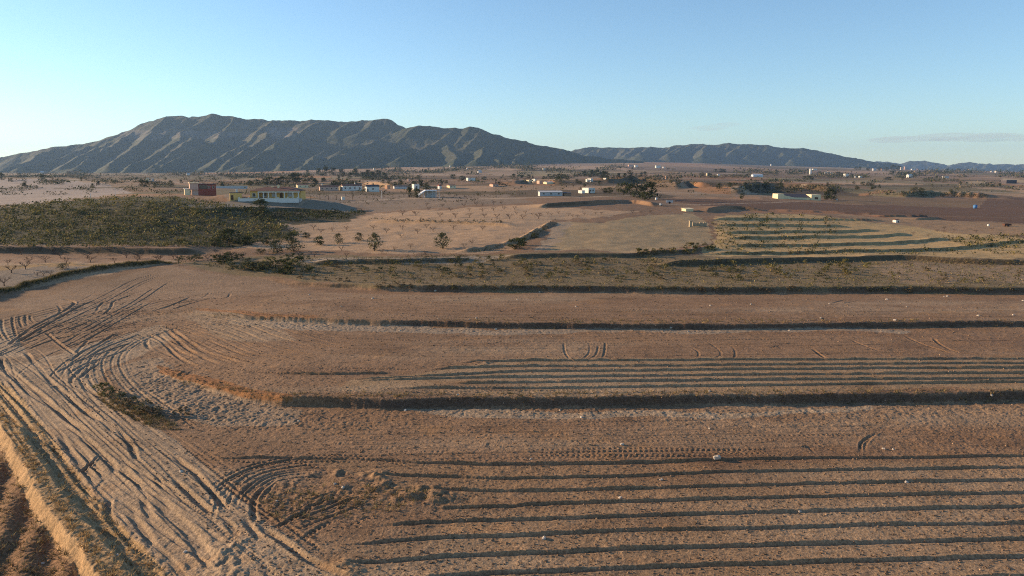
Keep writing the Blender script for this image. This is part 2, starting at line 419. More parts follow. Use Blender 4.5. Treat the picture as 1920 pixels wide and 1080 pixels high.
for p, dep, w, tr, bm in RUTS:
    k = RUTS.index((p, dep, w, tr, bm))
    wp = trace(p)
    carve_rut(wp, dep * 0.95, w * 0.85, bm * 0.6, tr * .8, seed=k)

# the road: parallel worn wheel lines following its length
RC = trace([(-330, 570), (-100, 625), (0, 665), (30, 715), (85, 780), (150, 850), (225, 930), (300, 1010), (370, 1080), (440, 1160)])
nv = np.gradient(RC, axis=0); nv /= np.hypot(nv[:, 0], nv[:, 1])[:, None]; nv = np.stack([nv[:, 1], -nv[:, 0]], 1)
for k, off in enumerate(np.linspace(-3.4, 6.6, 15)):
    off += random.uniform(-0.2, 0.2)
    a = random.randint(0, len(RC) // 2); b = random.randint(len(RC) // 2 + 3, len(RC))
    carve_rut(RC[a:b] - nv[a:b] * off, random.uniform(0.03, 0.08), random.uniform(0.10, 0.17), 0.3, seed=300 + k, wob=0.12)
# parallel wheel lines round the headland and along the terraces
def arcs(pts, offs, depth, w, seed):
    p = trace(pts)
    n = np.gradient(p, axis=0); n /= np.hypot(n[:, 0], n[:, 1])[:, None]; n = np.stack([-n[:, 1], n[:, 0]], 1)
    for k, o in enumerate(offs):
        a = random.randint(0, len(p) // 3); b = random.randint(2 * len(p) // 3, len(p))
        carve_rut(p[a:b] + n[a:b] * (o + random.uniform(-.12, .12)), depth * random.uniform(.5, 1.2), w, 0.4, seed=seed + k, wob=0.12, tread=random.choice([0, 0, depth * 0.6]))
arcs([(-100, 660), (40, 650), (110, 620), (200, 590), (320, 560), (480, 545), (800, 565), (1200, 570)], np.arange(-5, 14, 1.3), 0.05, 0.2, 400)
arcs([(60, 690), (110, 650), (180, 632), (270, 622), (330, 640), (420, 680), (560, 700), (900, 712)], np.arange(-3, 16, 1.2), 0.06, 0.2, 430)
arcs([(420, 830), (600, 840), (900, 835), (1300, 830), (1920, 815)], np.arange(-4, 14, 1.15), 0.04, 0.18, 460)
arcs([(500, 640), (800, 650), (1200, 650), (1920, 640)], np.arange(-6, 14, 1.3), 0.045, 0.2, 490)
arcs([(500, 560), (800, 575), (1200, 580), (1920, 575)], np.arange(-9, 12, 1.5), 0.05, 0.22, 520)

# dense wheel lines sweeping round the left end of the terraces
random.seed(11)
arcs([(620, 1075), (470, 965), (340, 860), (225, 765), (175, 705), (190, 660), (265, 622), (360, 600), (480, 600)], np.arange(-3.5, 3.6, 0.8), 0.05, 0.15, 600)
arcs([(330, 950), (190, 820), (90, 735), (20, 680), (-60, 640), (-160, 615)], np.arange(-2.5, 5.5, 0.9), 0.05, 0.15, 620)
arcs([(-40, 690), (60, 645), (130, 610), (200, 575), (270, 535), (330, 515)], np.arange(-6, 7, 1.1), 0.055, 0.16, 640)
arcs([(170, 720), (205, 672), (270, 640), (340, 652), (430, 688), (560, 703), (760, 706)], np.arange(0, 9, 0.9), 0.055, 0.15, 660)
arcs([(120, 640), (220, 610), (330, 592), (450, 610), (620, 625), (900, 632)], np.arange(-2, 7, 0.9), 0.065, 0.15, 680)
arcs([(440, 985), (452, 930), (500, 893), (580, 880), (680, 885), (760, 905)], np.arange(-1.5, 3.0, 0.55), 0.07, 0.14, 700)
arcs([(520, 985), (600, 955), (680, 930), (790, 925)], np.arange(-1.5, 2.0, 0.6), 0.06, 0.14, 720)
arcs([(-60, 830), (80, 960), (200, 1075), (270, 1150)], np.arange(2.5, 7.5, 0.9), 0.06, 0.15, 740)
# ---- furrows of the lower and the middle terrace
LOW = [[(400, 860), (480, 858), (560, 859), (700, 862), (800, 868), (960, 871), (1200, 867), (1440, 861), (1920, 856), (2400, 852)],
       [(690, 889), (830, 893), (960, 897), (1200, 891), (1440, 884), (1920, 877), (2400, 872)],
       [(740, 914), (850, 919), (960, 921), (1200, 915), (1440, 909), (1920, 900), (2400, 893)],
       [(790, 953), (870, 952), (960, 950), (1010, 946), (1200, 941), (1440, 934), (1920, 924), (2400, 916)],
       [(690, 986), (840, 979), (960, 974), (1200, 968), (1440, 961), (1920, 950), (2400, 941)],
       [(640, 1023), (760, 1013), (860, 1007), (960, 1004), (1100, 998), (1200, 996), (1440, 990), (1920, 980), (2400, 970)],
       [(610, 1058), (740, 1053), (860, 1043), (960, 1039), (1200, 1030), (1440, 1023), (1920, 1010), (2400, 998)],
       [(760, 1082), (960, 1074), (1200, 1066), (1440, 1057), (1920, 1044), (2400, 1032)],
       [(760, 1122), (960, 1114), (1440, 1097), (1920, 1082), (2400, 1068)]]
for k, l in enumerate(LOW): carve_furrow(l, 0.17, seed=k, ws=0.85)
MIDF = [[(500, 701), (600, 701), (740, 700)],
        [(850, 681), (960, 677), (1200, 676), (1440, 675), (1920, 673), (2400, 670)],
        [(800, 692), (960, 687.5), (1200, 686), (1440, 684), (1920, 681), (2400, 678)],
        [(650, 712), (780, 707), (960, 697.5), (1200, 695), (1440, 692.5), (1920, 690), (2400, 686)],
        [(660, 713), (800, 710), (960, 708), (1200, 705), (1440, 702.5), (1920, 700), (2400, 696)],
        [(840, 719), (960, 717.5), (1200, 715), (1440, 712), (1920, 709.5), (2400, 705)],
        [(740, 727), (960, 728), (1200, 726), (1440, 723), (1700, 719), (1920, 716), (2400, 712)]]
for k, l in enumerate(MIDF): carve_furrow(l, 0.235, seed=20 + k, ws=1.25)
for k, yy in enumerate((585, 591, 597)):
    carve_furrow([(620 + 50 * k, yy - 5), (960, yy - 1), (1440, yy), (1920, yy - 3)], 0.07, seed=40 + k)

# ---- rough ground
def inpoly(px, py, poly):
    c = np.zeros(px.shape, bool); n = len(poly)
    for i in range(n):
        x1, y1 = poly[i]; x2, y2 = poly[(i + 1) % n]
        if y1 == y2: continue
        c ^= ((y1 > py) != (y2 > py)) & (px < (x2 - x1) * (py - y1) / (y2 - y1) + x1)
    return c
SMOOTHED = np.maximum(SMOOTHED, 0.8 * inpoly(GPX, GPY, [(640, 708), (960, 674), (2400, 668), (2400, 722), (1400, 727), (960, 732), (640, 722)]))
SMOOTHED = np.maximum(SMOOTHED, 0.35 * inpoly(GPX, GPY, [(560, 856), (2400, 850), (2400, 1300), (560, 1300)]))
fade = 1 - sstep(80, 150, GY)
fall = 1 - sstep(60, 110, GY)
near_rows = slice(0, np.searchsorted(ROW, 152))
S = (near_rows, slice(0, NC))
x, y = GX[S], GY[S]
pxs, pys = GPX[S], GPY[S]
grow = 1 + sstep(50, 110, y) * 0.7
cl = 0.055 * vnoise(x / 1.1, y / 1.1, 11) + 0.05 * vnoise(x / 0.45, y / 0.45, 12) + 0.04 * vnoise(x / 0.21, y / 0.21, 13) * fall[S] + 0.03 * vnoise(x / 0.12, y / 0.12, 14) * fall[S]
patch = 0.75 + 0.55 * fbm(x * 0.05, y * 0.08, 3, 15)
GZ[S] += cl * 0.55 * patch * fade[S] * (1 - 0.7 * SMOOTHED[S]) + 0.05 * fbm(x * 0.12, y * 0.16, 3, 16) * fade[S]
# rough tipped earth: below the banks, round the mound, on the verge
def blob(px, py, rx, ry, x=pxs, y=pys):
    return np.exp(-(((x - px) / rx) ** 2 + ((y - py) / ry) ** 2))
rough = blob(640, 935, 150, 35) * 0.6 + blob(520, 960, 70, 40) * .5 + blob(430, 1050, 50, 40) * .6 + blob(300, 720, 90, 40) * 0.8 + blob(400, 770, 110, 30) * 0.8 + blob(600, 790, 160, 25) * 0.6
for xx, yy in ((900, 773), (1100, 775), (1300, 775), (1500, 778), (1700, 770), (1900, 765)): rough = rough + 0.38 * blob(xx, yy, 140, 12)
for xx, yy in ((440, 605), (560, 612), (740, 618), (960, 622), (1300, 622), (1700, 622)): rough = rough + 0.4 * blob(xx, yy, 160, 8)
rough = np.clip(rough, 0, 1.4)
verge = (VBD[S] > 0) * (VBD[S] < 3.2) * (pys > 700)
rough = rough + 0.5 * verge + 0.45 * OLDFIELD[S] * (pys > 650)
rn = np.abs(vnoise(x / 1.5, y / 1.5, 21)) * 0.20 + np.abs(vnoise(x / 0.6, y / 0.6, 22)) * 0.16 + vnoise(x / 0.28, y / 0.28, 23) * 0.10 + vnoise(x / 0.14, y / 0.14, 24) * 0.05
GZ[S] += 0.6 * rough * (rn - 0.1)
# heaps by the turning place
for px_, py_, h_, w_ in ((700, 893, 0.45, 1.0), (660, 905, 0.4, 1.2), (720, 910, 0.5, 0.9), (640, 890, 0.35, 0.9), (800, 930, 0.32, 1.3), (830, 935, 0.4, 0.9), (760, 932, 0.3, 1.2), (540, 905, 0.3, 0.9),
                         (590, 888, 0.35, 0.6), (410, 1030, 0.2, 0.9), (435, 1060, 0.25, 1.0), (440, 1020, 0.2, 0.8), (100, 722, 0.3, 0.5), (330, 700, 0.5, 0.8), (360, 765, 0.35, 1.2), (640, 1056, 0.3, 0.7), (655, 1070, 0.3, 0.6),
                         (915, 683, 0.25, 0.9), (895, 680, 0.25, 0.7)):
    hx, hy = hit(px_, py_)
    r = np.hypot(x - hx, y - hy) / w_
    GZ[S] += .62 * h_ * np.exp(-r ** 2) * (0.7 + 0.6 * vnoise(x / 0.5, y / 0.5, 25))
# old field furrows, bottom left
for S_, _ in ((S, 0),):
    m = OLDFIELD[S] * (pys > 600)
    d = x * 0.83 + y * 0.42
    GZ[S] += m * 0.16 * np.sin(d * 2 * math.pi / 1.9 + 1.2 * fbm(x * 0.2, y * 0.2, 2, 30))
# the villa's levelled mound
vx, vy = hit(512, 382)
rr_ = np.hypot((GX - vx) / 30.0, (GY - vy - 9) / 17.0)
GZ += 2.4 * (1 - sstep(0.62, 1.15, rr_))
# gentle roughness further out
far = sstep(120, 170, GY)
GZ += far * (0.12 * fbm(GX * 0.25, GY * 0.25, 2, 31) * (1 - sstep(250, 420, GY)) + 0.35 * fbm(GX * 0.045, GY * 0.03, 3, 32) * (1 - sstep(600, 1500, GY)))
GZ += sstep(350, 700, GY) * (2.6 * fbm(GX * 0.008, GY * 0.012, 4, 33) + 1.2 * fbm(GX * 0.004, GY * 0.03, 3, 35) * (1 - sstep(1500, 2500, GY)))

def ground_z(x, y):
    j = np.clip(np.searchsorted(ROW, y) - 1, 0, NR - 2); t = (y - ROW[j]) / (ROW[j + 1] - ROW[j])
    u = x / y; i = np.clip(np.searchsorted(UCOL, u) - 1, 0, NC - 2); s = np.clip((u - UCOL[i]) / (UCOL[i + 1] - UCOL[i]), 0, 1)
    return float((GZ[j, i] * (1 - s) + GZ[j, i + 1] * s) * (1 - t) + (GZ[j + 1, i] * (1 - s) + GZ[j + 1, i + 1] * s) * t)
# exact first hit on the finished sheet, column by column
def hit_g(px, py):
    u0 = u_of(px, py)
    i = int(np.clip(np.searchsorted(UCOL, u0) - 1, 0, NC - 2)); s = (u0 - UCOL[i]) / (UCOL[i + 1] - UCOL[i])
    z = GZ[:, i] * (1 - s) + GZ[:, i + 1] * s
    d = CAM_H - slope_of(py) * ROW - z
    k = int(np.argmax(d < 0))
    if d[k] >= 0: k = NR - 1
    t = d[k - 1] / (d[k - 1] - d[k]) if k > 0 and d[k - 1] > d[k] else 0.0
    Y = ROW[max(k - 1, 0)] + t * (ROW[k] - ROW[max(k - 1, 0)])
    return float(u0 * Y), float(Y), float(CAM_H - slope_of(py) * Y)
# ---------------------------------------------------------------- materials
def mat(name, col=(0.3, 0.3, 0.3), rough=0.9, spec=0.15, attr=None, noise=0.0, nscale=5.0, bump=0.0, bscale=20.0, bdist=0.05, island=0.0, objrand=0.0, metal=0.0, mix2=None, transl=0.0, fine=0.0):
    m = bpy.data.materials.new(name); m.use_nodes = True
    nt = m.node_tree; N = nt.nodes; L = nt.links
    b = N["Principled BSDF"]; b.inputs["Roughness"].default_value = rough; b.inputs["Specular IOR Level"].default_value = spec; b.inputs["Metallic"].default_value = metal
    src = None
    if attr:
        a = N.new("ShaderNodeAttribute"); a.attribute_name = attr; src = a.outputs["Color"]
    else:
        c = N.new("ShaderNodeRGB"); c.outputs[0].default_value = (*col, 1); src = c.outputs[0]
    geo = N.new("ShaderNodeNewGeometry")
    if mix2 is not None:
        n = N.new("ShaderNodeTexNoise"); n.inputs["Scale"].default_value = nscale * 0.4; n.inputs["Detail"].default_value = 3; L.new(geo.outputs["Position"], n.inputs["Vector"])
        r = N.new("ShaderNodeValToRGB"); r.color_ramp.elements[0].position = 0.42; r.color_ramp.elements[1].position = 0.6; L.new(n.outputs["Fac"], r.inputs[0])
        mx = N.new("ShaderNodeMix"); mx.data_type = 'RGBA'; L.new(r.outputs[0], mx.inputs[0]); L.new(src, mx.inputs[6]); mx.inputs[7].default_value = (*mix2, 1); src = mx.outputs[2]
    def vary(src, fac, amt):
        mp = N.new("ShaderNodeMapRange"); mp.inputs[3].default_value = 1 - amt; mp.inputs[4].default_value = 1 + amt; L.new(fac, mp.inputs[0])
        v = N.new("ShaderNodeVectorMath"); v.operation = 'SCALE'; L.new(src, v.inputs[0]); L.new(mp.outputs[0], v.inputs["Scale"]); return v.outputs[0]
    if noise:
        n = N.new("ShaderNodeTexNoise"); n.inputs["Scale"].default_value = nscale; n.inputs["Detail"].default_value = 6; n.inputs["Roughness"].default_value = 0.65
        L.new(geo.outputs["Position"], n.inputs["Vector"])
        mp = N.new("ShaderNodeMapRange"); mp.inputs[1].default_value = 0.25; mp.inputs[2].default_value = 0.75; L.new(n.outputs["Fac"], mp.inputs[0])
        src = vary(src, mp.outputs[0], noise)
    if fine:
        n = N.new("ShaderNodeTexNoise"); n.inputs["Scale"].default_value = fine; n.inputs["Detail"].default_value = 3; n.inputs["Roughness"].default_value = 0.7
        L.new(geo.outputs["Position"], n.inputs["Vector"]); mp = N.new("ShaderNodeMapRange"); mp.inputs[1].default_value = 0.32; mp.inputs[2].default_value = 0.68; L.new(n.outputs["Fac"], mp.inputs[0]); src = vary(src, mp.outputs[0], 0.42)
    if island: src = vary(src, geo.outputs["Random Per Island"], island)
    if objrand:
        oi = N.new("ShaderNodeObjectInfo"); src = vary(src, oi.outputs["Random"], objrand)
    L.new(src, b.inputs["Base Color"])
    if bump:
        n = N.new("ShaderNodeTexNoise"); n.inputs["Scale"].default_value = bscale; n.inputs["Detail"].default_value = 5; n.inputs["Roughness"].default_value = 0.7
        L.new(geo.outputs["Position"], n.inputs["Vector"])
        bp = N.new("ShaderNodeBump"); bp.inputs["Strength"].default_value = bump; bp.inputs["Distance"].default_value = bdist
        L.new(n.outputs["Fac"], bp.inputs["Height"]); L.new(bp.outputs[0], b.inputs["Normal"])
    if transl:
        t = N.new("ShaderNodeBsdfTranslucent"); L.new(src, t.inputs["Color"]); ms = N.new("ShaderNodeMixShader"); ms.inputs[0].default_value = transl
        L.new(b.outputs[0], ms.inputs[1]); L.new(t.outputs[0], ms.inputs[2]); L.new(ms.outputs[0], N["Material Output"].inputs["Surface"])
    return m

M = {}
M['soil'] = mat('soil', attr='Col', noise=0.38, nscale=3.2, bump=0.9, bscale=8.0, bdist=0.08, fine=8.0)
M['hill'] = mat('hill_scrub', attr='Col', noise=0.4, nscale=0.06, bump=0.6, bscale=0.05, bdist=2.5)

# ---------------------------------------------------------------- ground colours, traced as fields and worn places
RGB = np.zeros((NR, NC, 3)); RGB[:] = (0.29, 0.185, 0.125)
nz = fbm(GX * 0.07, GY * 0.05, 3, 200); nz2 = fbm(GX * 0.3, GY * 0.2, 3, 210)
PX2, PY2 = project(GX, GY, base(GX, GY))
scale_y = np.clip(60.0 / GY, 0.02, 1)
PXn = PX2 + 18 * nz2 * np.clip(120 / GY, 0.05, 1); PYn = PY2 + 9 * nz * np.clip(130 / GY, 0.02, 1) + 3 * nz2 * np.clip(130 / GY, 0.02, 1)
def paint(mask, col, f=1.0):
    w = (mask * f)[..., None]
    RGB[:] = RGB * (1 - w) + np.array(col) * w
def zone(poly, col, f=1.0): paint(inpoly(PXn, PYn, poly).astype(float), col, f)
# near terraces: red-brown loam with worn paler patches
paint(np.clip(0.5 + 0.9 * nz, 0, 1) * (GY < 128), (0.33, 0.215, 0.145), 0.6)
paint(np.clip(0.9 * fbm(GX * 0.05, GY * 0.2, 4, 220), 0, 1) * (GY < 128), (0.21, 0.125, 0.085), 0.7)
zone([(-300, 640), (0, 600), (60, 670), (180, 640), (300, 610), (330, 640), (190, 690), (200, 740), (330, 830), (480, 960), (640, 1080), (700, 1200), (200, 1200), (40, 820), (-300, 700)], (0.40, 0.305, 0.235), 0.85)
zone([(0, 570), (140, 540), (300, 503), (480, 515), (560, 545), (300, 560), (120, 600)], (0.36, 0.255, 0.19), 0.55)
zone([(960, 678), (1920, 670), (2400, 668), (2400, 730), (1920, 730), (960, 742), (640, 735), (660, 712)], (0.40, 0.285, 0.19), 0.8)
zone([(560, 860), (960, 872), (2400, 850), (2400, 1300), (640, 1300), (600, 1060), (860, 960)], (0.33, 0.22, 0.14), 0.5)
pb = np.clip(1.6 * fbm(GX * 0.035, GY * 0.16, 4, 225) - 0.1, 0, 1); paint(pb * (GY < 128), (0.43, 0.325, 0.245), 0.6)
pd = np.clip(1.8 * fbm(GX * 0.12, GY * 0.3, 4, 226) - 0.35, 0, 1); paint(pd * (GY < 128), (0.17, 0.105, 0.072), 0.6)
pr = np.clip(2.2 * fbm(GX * 0.3, GY * 0.45, 3, 227) - 0.7, 0, 1); paint(pr * (GY < 128), (0.40, 0.23, 0.12), 0.45)
# chalky subsoil at the foot of the banks
zone([(430, 600), (560, 606), (700, 612), (960, 614), (1200, 616), (1440, 617), (1700, 616), (1700, 622), (1440, 624), (1100, 624), (800, 626), (560, 622), (440, 612)], (0.42, 0.36, 0.31), 0.6)
zone([(740, 764), (900, 766), (1060, 770), (1440, 768), (1640, 762), (1640, 770), (1440, 776), (1060, 782), (860, 782)], (0.46, 0.38, 0.31), 0.6)
zone([(200, 690), (300, 668), (380, 730), (560, 770), (560, 800), (400, 800), (260, 760)], (0.38, 0.29, 0.225), 0.7)
zone([(380, 580), (480, 598), (560, 640), (420, 640), (350, 600)], (0.38, 0.29, 0.22), 0.6)
# cut banks turned to the sun, their lit orange painted into the earth
zone([(300, 684), (400, 712), (470, 728), (540, 738), (540, 752), (460, 746), (390, 728), (300, 696)], (0.36, 0.17, 0.075), 0.9)
zone([(370, 578), (480, 588), (600, 596), (600, 602), (480, 595), (380, 586)], (0.34, 0.17, 0.085), 0.8)
# old field and verge, bottom left
paint(OLDFIELD * (GPY > 600) * (GY < 110), (0.27, 0.155, 0.09), 0.85)
paint((VBD > -0.7) * (VBD < 0.15) * (GY < 90), (0.50, 0.33, 0.19), 0.85)  # bank face painted brighter, standing in for the direct sun on it
paint((VBD > 0.15) * (VBD < 3.0) * (GY < 90) * (GPY > 690), (0.42, 0.29, 0.17), 0.85)
# scrubby terrace
zone([(330, 497), (480, 480), (920, 480), (1300, 478), (2500, 480), (2500, 552), (960, 546), (700, 541), (480, 516)], (0.245, 0.185, 0.115), 1)
zone([(1640, 500), (1920, 494), (2500, 494), (2500, 530), (1700, 530)], (0.38, 0.27, 0.19), 0.7)
zone([(540, 486), (900, 482), (960, 484), (900, 492), (560, 495)], (0.42, 0.345, 0.29), 0.9)
mid = GY > 128
# middle fields
zone([(-500, 466), (430, 464), (560, 470), (900, 478), (960, 470), (1000, 440), (1040, 414), (1200, 396), (960, 386), (700, 400), (640, 412), (480, 416), (420, 462), (-500, 462), (-500, 560), (0, 552), (320, 494), (340, 490)], (0.48, 0.335, 0.235), 1)
zone([(-500, 466), (330, 464), (340, 488), (-500, 500)], (0.34, 0.215, 0.15), 0.9)
zone([(-500, 520), (0, 510), (120, 500), (230, 498), (120, 515), (0, 550), (-500, 640)], (0.33, 0.265, 0.225), 0.9)
zone([(0, 500), (130, 494), (230, 492), (230, 497), (130, 500), (0, 512)], (0.42, 0.27, 0.13), 0.8)
zone([(1000, 476), (1045, 420), (1300, 398), (1332, 424), (1335, 455), (1200, 475)], (0.43, 0.32, 0.205), 1)
zone([(1000, 476), (1045, 420), (1075, 416), (1030, 474)], (0.40, 0.31, 0.25), 0.8)
zone([(1310, 480), (1345, 450), (1340, 404), (1500, 402), (1700, 424), (1920, 448), (2500, 440), (2500, 490), (1440, 484)], (0.54, 0.385, 0.21), 1)
zone([(1560, 402), (1920, 421), (2500, 428), (2500, 445), (1800, 440), (1700, 425)], (0.40, 0.265, 0.17), 1)
# ploughed red earth
zone([(1230, 372), (1440, 376), (1580, 382), (1830, 389), (2500, 392), (2500, 422), (1920, 420), (1800, 414), (1700, 408), (1580, 399), (1440, 392), (1330, 389)], (0.175, 0.10, 0.068), 1)
zone([(1850, 374), (2500, 372), (2500, 391), (1835, 389)], (0.165, 0.098, 0.068), 1)
zone([(1440, 392), (1560, 397), (1700, 410), (1560, 402), (1400, 398)], (0.36, 0.19, 0.11), 1)
zone([(1240, 362), (1420, 365), (1430, 374), (1240, 371)], (0.45, 0.27, 0.165), 1)
zone([(1560, 368), (1850, 374), (1830, 389), (1560, 380)], (0.24, 0.16, 0.10), 1)
# scrub hill on the left and the chalk slope under the villa
zone([(-500, 396), (0, 388), (150, 374), (250, 369), (340, 371), (480, 396), (560, 438), (430, 464), (-500, 463)], (0.095, 0.082, 0.045), 1)
zone([(-500, 338), (100, 337), (190, 344), (250, 362), (150, 373), (0, 386), (-500, 395)], (0.42, 0.35, 0.335), 1)
zone([(320, 389), (430, 377), (570, 380), (670, 392), (660, 402), (600, 405), (470, 392)], (0.29, 0.245, 0.21), 1)  # chalk slope, its colour lowered for the shade it lies in
zone([(470, 394), (690, 396), (650, 412), (560, 418), (480, 418)], (0.10, 0.085, 0.05), 1)
zone([(560, 364), (950, 366), (1000, 380), (700, 398)], (0.28, 0.21, 0.165), 1)
# the plain: a patchwork of fields
fx = GX / 95.0 + 0.4 * fbm(GX / 300.0, GY / 300.0, 2, 240); fy = GY / 130.0 + 0.4 * fbm(GX / 260.0, GY / 260.0, 2, 241)
big = np.clip(np.log(np.maximum(GY, 300) / 300.0) / math.log(2), 0, 4); lev = np.floor(big)
cx = np.floor(fx / 2 ** (lev * 0.7)); cy = np.floor(fy / 2 ** lev)
h1 = hash01(cx, cy + 1000 * lev, 77); h2 = hash01(cx, cy + 1000 * lev, 78)
PAL = np.array([(0.33, 0.215, 0.145), (0.36, 0.25, 0.175), (0.27, 0.18, 0.115), (0.22, 0.155, 0.085), (0.42, 0.29, 0.20), (0.40, 0.22, 0.12), (0.25, 0.20, 0.12), (0.31, 0.22, 0.17), (0.17, 0.12, 0.075)])
pc = PAL[np.minimum((h1 * len(PAL)).astype(int), len(PAL) - 1)] * (0.7 + 0.6 * h2)[..., None]
plain = sstep(330, 380, GY) * (1 - inpoly(PXn, PYn, [(1230, 370), (2500, 370), (2500, 420), (1230, 395)]))
plain = plain * (1 - inpoly(PXn, PYn, [(-500, 338), (100, 337), (190, 344), (250, 362), (150, 373), (0, 386), (-500, 395)]))
plain = plain * (1 - inpoly(PXn, PYn, [(560, 364), (950, 366), (1000, 380), (700, 398)]))
RGB[:] = RGB * (1 - plain[..., None]) + pc * plain[..., None]
# farm tracks and field streaks; painted dark strips stand for bands of shade
for x0, y0, x1, y1, w_, c_ in [(560, 388, 760, 372, .9, 0), (700, 373.5, 960, 372, .7, 0), (960, 372, 1240, 366, .7, 0), (1180, 360, 1420, 362, .8, 0), (1240, 386, 1500, 378, .6, 0), (40, 334, 420, 344, .6, 0), (600, 341, 960, 337, .5, 0),
        (980, 332, 1400, 336, .5, 0), (1400, 340, 1920, 346, .6, 0), (1100, 322, 1700, 329, .4, 0), (700, 329, 1100, 325, .4, 0), (1500, 355, 1920, 359, .7, 0), (1250, 322, 1060, 314, .4, 0),
        (100, 352, 420, 352, 1.2, 1), (560, 361, 900, 362, 1.6, 1), (760, 350, 960, 348, 1.0, 1), (960, 357, 1100, 356, 1.0, 1), (1120, 348, 1330, 345, 1.2, 1), (1300, 337, 1560, 338, .9, 1), (1560, 348, 1900, 352, 1.0, 1), (640, 336, 900, 334, .8, 1), (980, 327, 1250, 325, .7, 1), (1600, 337, 1900, 339, .7, 1), (0, 332, 300, 333, .8, 1), (300, 340, 560, 339, 1.0, 1),
        (1850, 341, 1560 + 250, 344, 2.0, 2), (1880, 336, 1960, 343, 2.5, 2), (1100, 343, 1180, 340, 1.6, 3), (985, 351, 1040, 347, 1.6, 3), (920, 349, 985, 350, 2.0, 3), (1370, 364, 1300, 356, 3.0, 3), (1680, 363, 1610, 366, 1.5, 3), (480, 334, 620, 332, 2.0, 3)]:
    yy = y0 + (PX2 - x0) / (x1 - x0) * (y1 - y0) + 0.5 * nz
    m = (np.abs(PYn * .25 + PY2 * .75 - yy) < w_) & (PX2 > min(x0, x1)) & (PX2 < max(x0, x1)) & (GY > 240)
    paint(m.astype(float), [(0.46, 0.36, 0.29), (0.11, 0.085, 0.05), (0.52, 0.40, 0.25), (0.46, 0.24, 0.12)][c_], 0.75)
# scattered low growth darkens the uncropped ground in spots
sp = np.clip(fbm(GX * 0.6, GY * 0.6, 3, 250) * 3 - 0.6, 0, 1) * (GY > 115) * (GY < 400) * inpoly(PXn, PYn, [(330, 497), (480, 478), (1310, 478), (1345, 402), (2500, 402), (2500, 552), (960, 546), (480, 516)])
paint(sp, (0.13, 0.10, 0.055), 0.4)
tone = 1 + 0.16 * fbm(GX * 0.5, GY * 0.5, 3, 260) * (GY < 200) + 0.14 * fbm(GX * 0.02, GY * 0.03, 4, 261)
RGB *= tone[..., None]
RGB *= np.array((0.80, 0.735, 0.605))
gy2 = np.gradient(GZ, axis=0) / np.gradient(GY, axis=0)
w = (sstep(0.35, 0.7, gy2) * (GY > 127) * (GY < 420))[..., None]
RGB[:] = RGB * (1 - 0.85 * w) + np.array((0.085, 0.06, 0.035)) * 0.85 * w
# the cut banks' earth is painted darker to deepen the shade on them
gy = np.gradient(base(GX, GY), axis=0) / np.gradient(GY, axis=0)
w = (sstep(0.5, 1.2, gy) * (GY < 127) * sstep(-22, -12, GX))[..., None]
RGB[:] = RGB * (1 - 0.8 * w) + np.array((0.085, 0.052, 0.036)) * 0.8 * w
# ---------------------------------------------------------------- the sheet, cut into the named pieces of the setting
def grid_mesh(name, X, Y, Zs, rgb, fmask, material):
    nr, nc = X.shape
    idx = np.arange(nr * nc).reshape(nr, nc)
    f = np.stack([idx[:-1, :-1], idx[:-1, 1:], idx[1:, 1:], idx[1:, :-1]], -1)[fmask].reshape(-1, 4)
    used = np.zeros(nr * nc, bool); used[f.ravel()] = True
    remap = np.cumsum(used) - 1
    co = np.stack([X.ravel()[used], Y.ravel()[used], Zs.ravel()[used]], 1).astype(np.float32)
    f = remap[f].astype(np.int32)
    me = bpy.data.meshes.new(name)
    me.vertices.add(len(co)); me.vertices.foreach_set('co', co.ravel())
    me.loops.add(f.size); me.loops.foreach_set('vertex_index', f.ravel())
    me.polygons.add(len(f)); me.polygons.foreach_set('loop_start', np.arange(0, f.size, 4, dtype=np.int32))
    me.polygons.foreach_set('use_smooth', np.ones(len(f), bool))
    ca = me.color_attributes.new('Col', 'FLOAT_COLOR', 'POINT')
    c = np.ones((len(co), 4), np.float32); c[:, :3] = rgb.reshape(-1, 3)[used]
    ca.data.foreach_set('color', c.ravel())
    me.update(calc_edges=True)
    me.materials.append(material)
    o = bpy.data.objects.new(name, me); COL.objects.link(o); o['kind'] = 'structure'
    return o
fm_y = GY[:-1, :-1]; fpx = PX2[:-1, :-1]; fpy = PY2[:-1, :-1]
road = inpoly(fpx, fpy, [(-600, 600), (-100, 590), (0, 566), (140, 535), (300, 505), (330, 500), (360, 515), (200, 560), (90, 610), (60, 660), (130, 690), (185, 740), (300, 830), (440, 960), (640, 1090), (900, 1500), (520, 1500), (330, 1190), (235, 1062), (200, 1025), (140, 950), (100, 900), (60, 840), (20, 790), (-40, 740), (-600, 640)]) & (fm_y < 128)
terr = (fm_y < 125) & ~road & (OLDFIELD[:-1, :-1] < 0.5) & (inpoly(fpx, fpy, [(-2500, 480), (330, 498), (480, 517), (700, 541), (960, 546), (1440, 549), (1920, 549), (5000, 549), (5000, 9000), (-5000, 9000)]) | (fm_y < 60))
rest = ~road & ~terr
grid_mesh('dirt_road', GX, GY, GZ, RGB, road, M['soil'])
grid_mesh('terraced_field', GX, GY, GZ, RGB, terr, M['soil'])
grid_mesh('ground', GX, GY, GZ, RGB, rest, M['soil'])

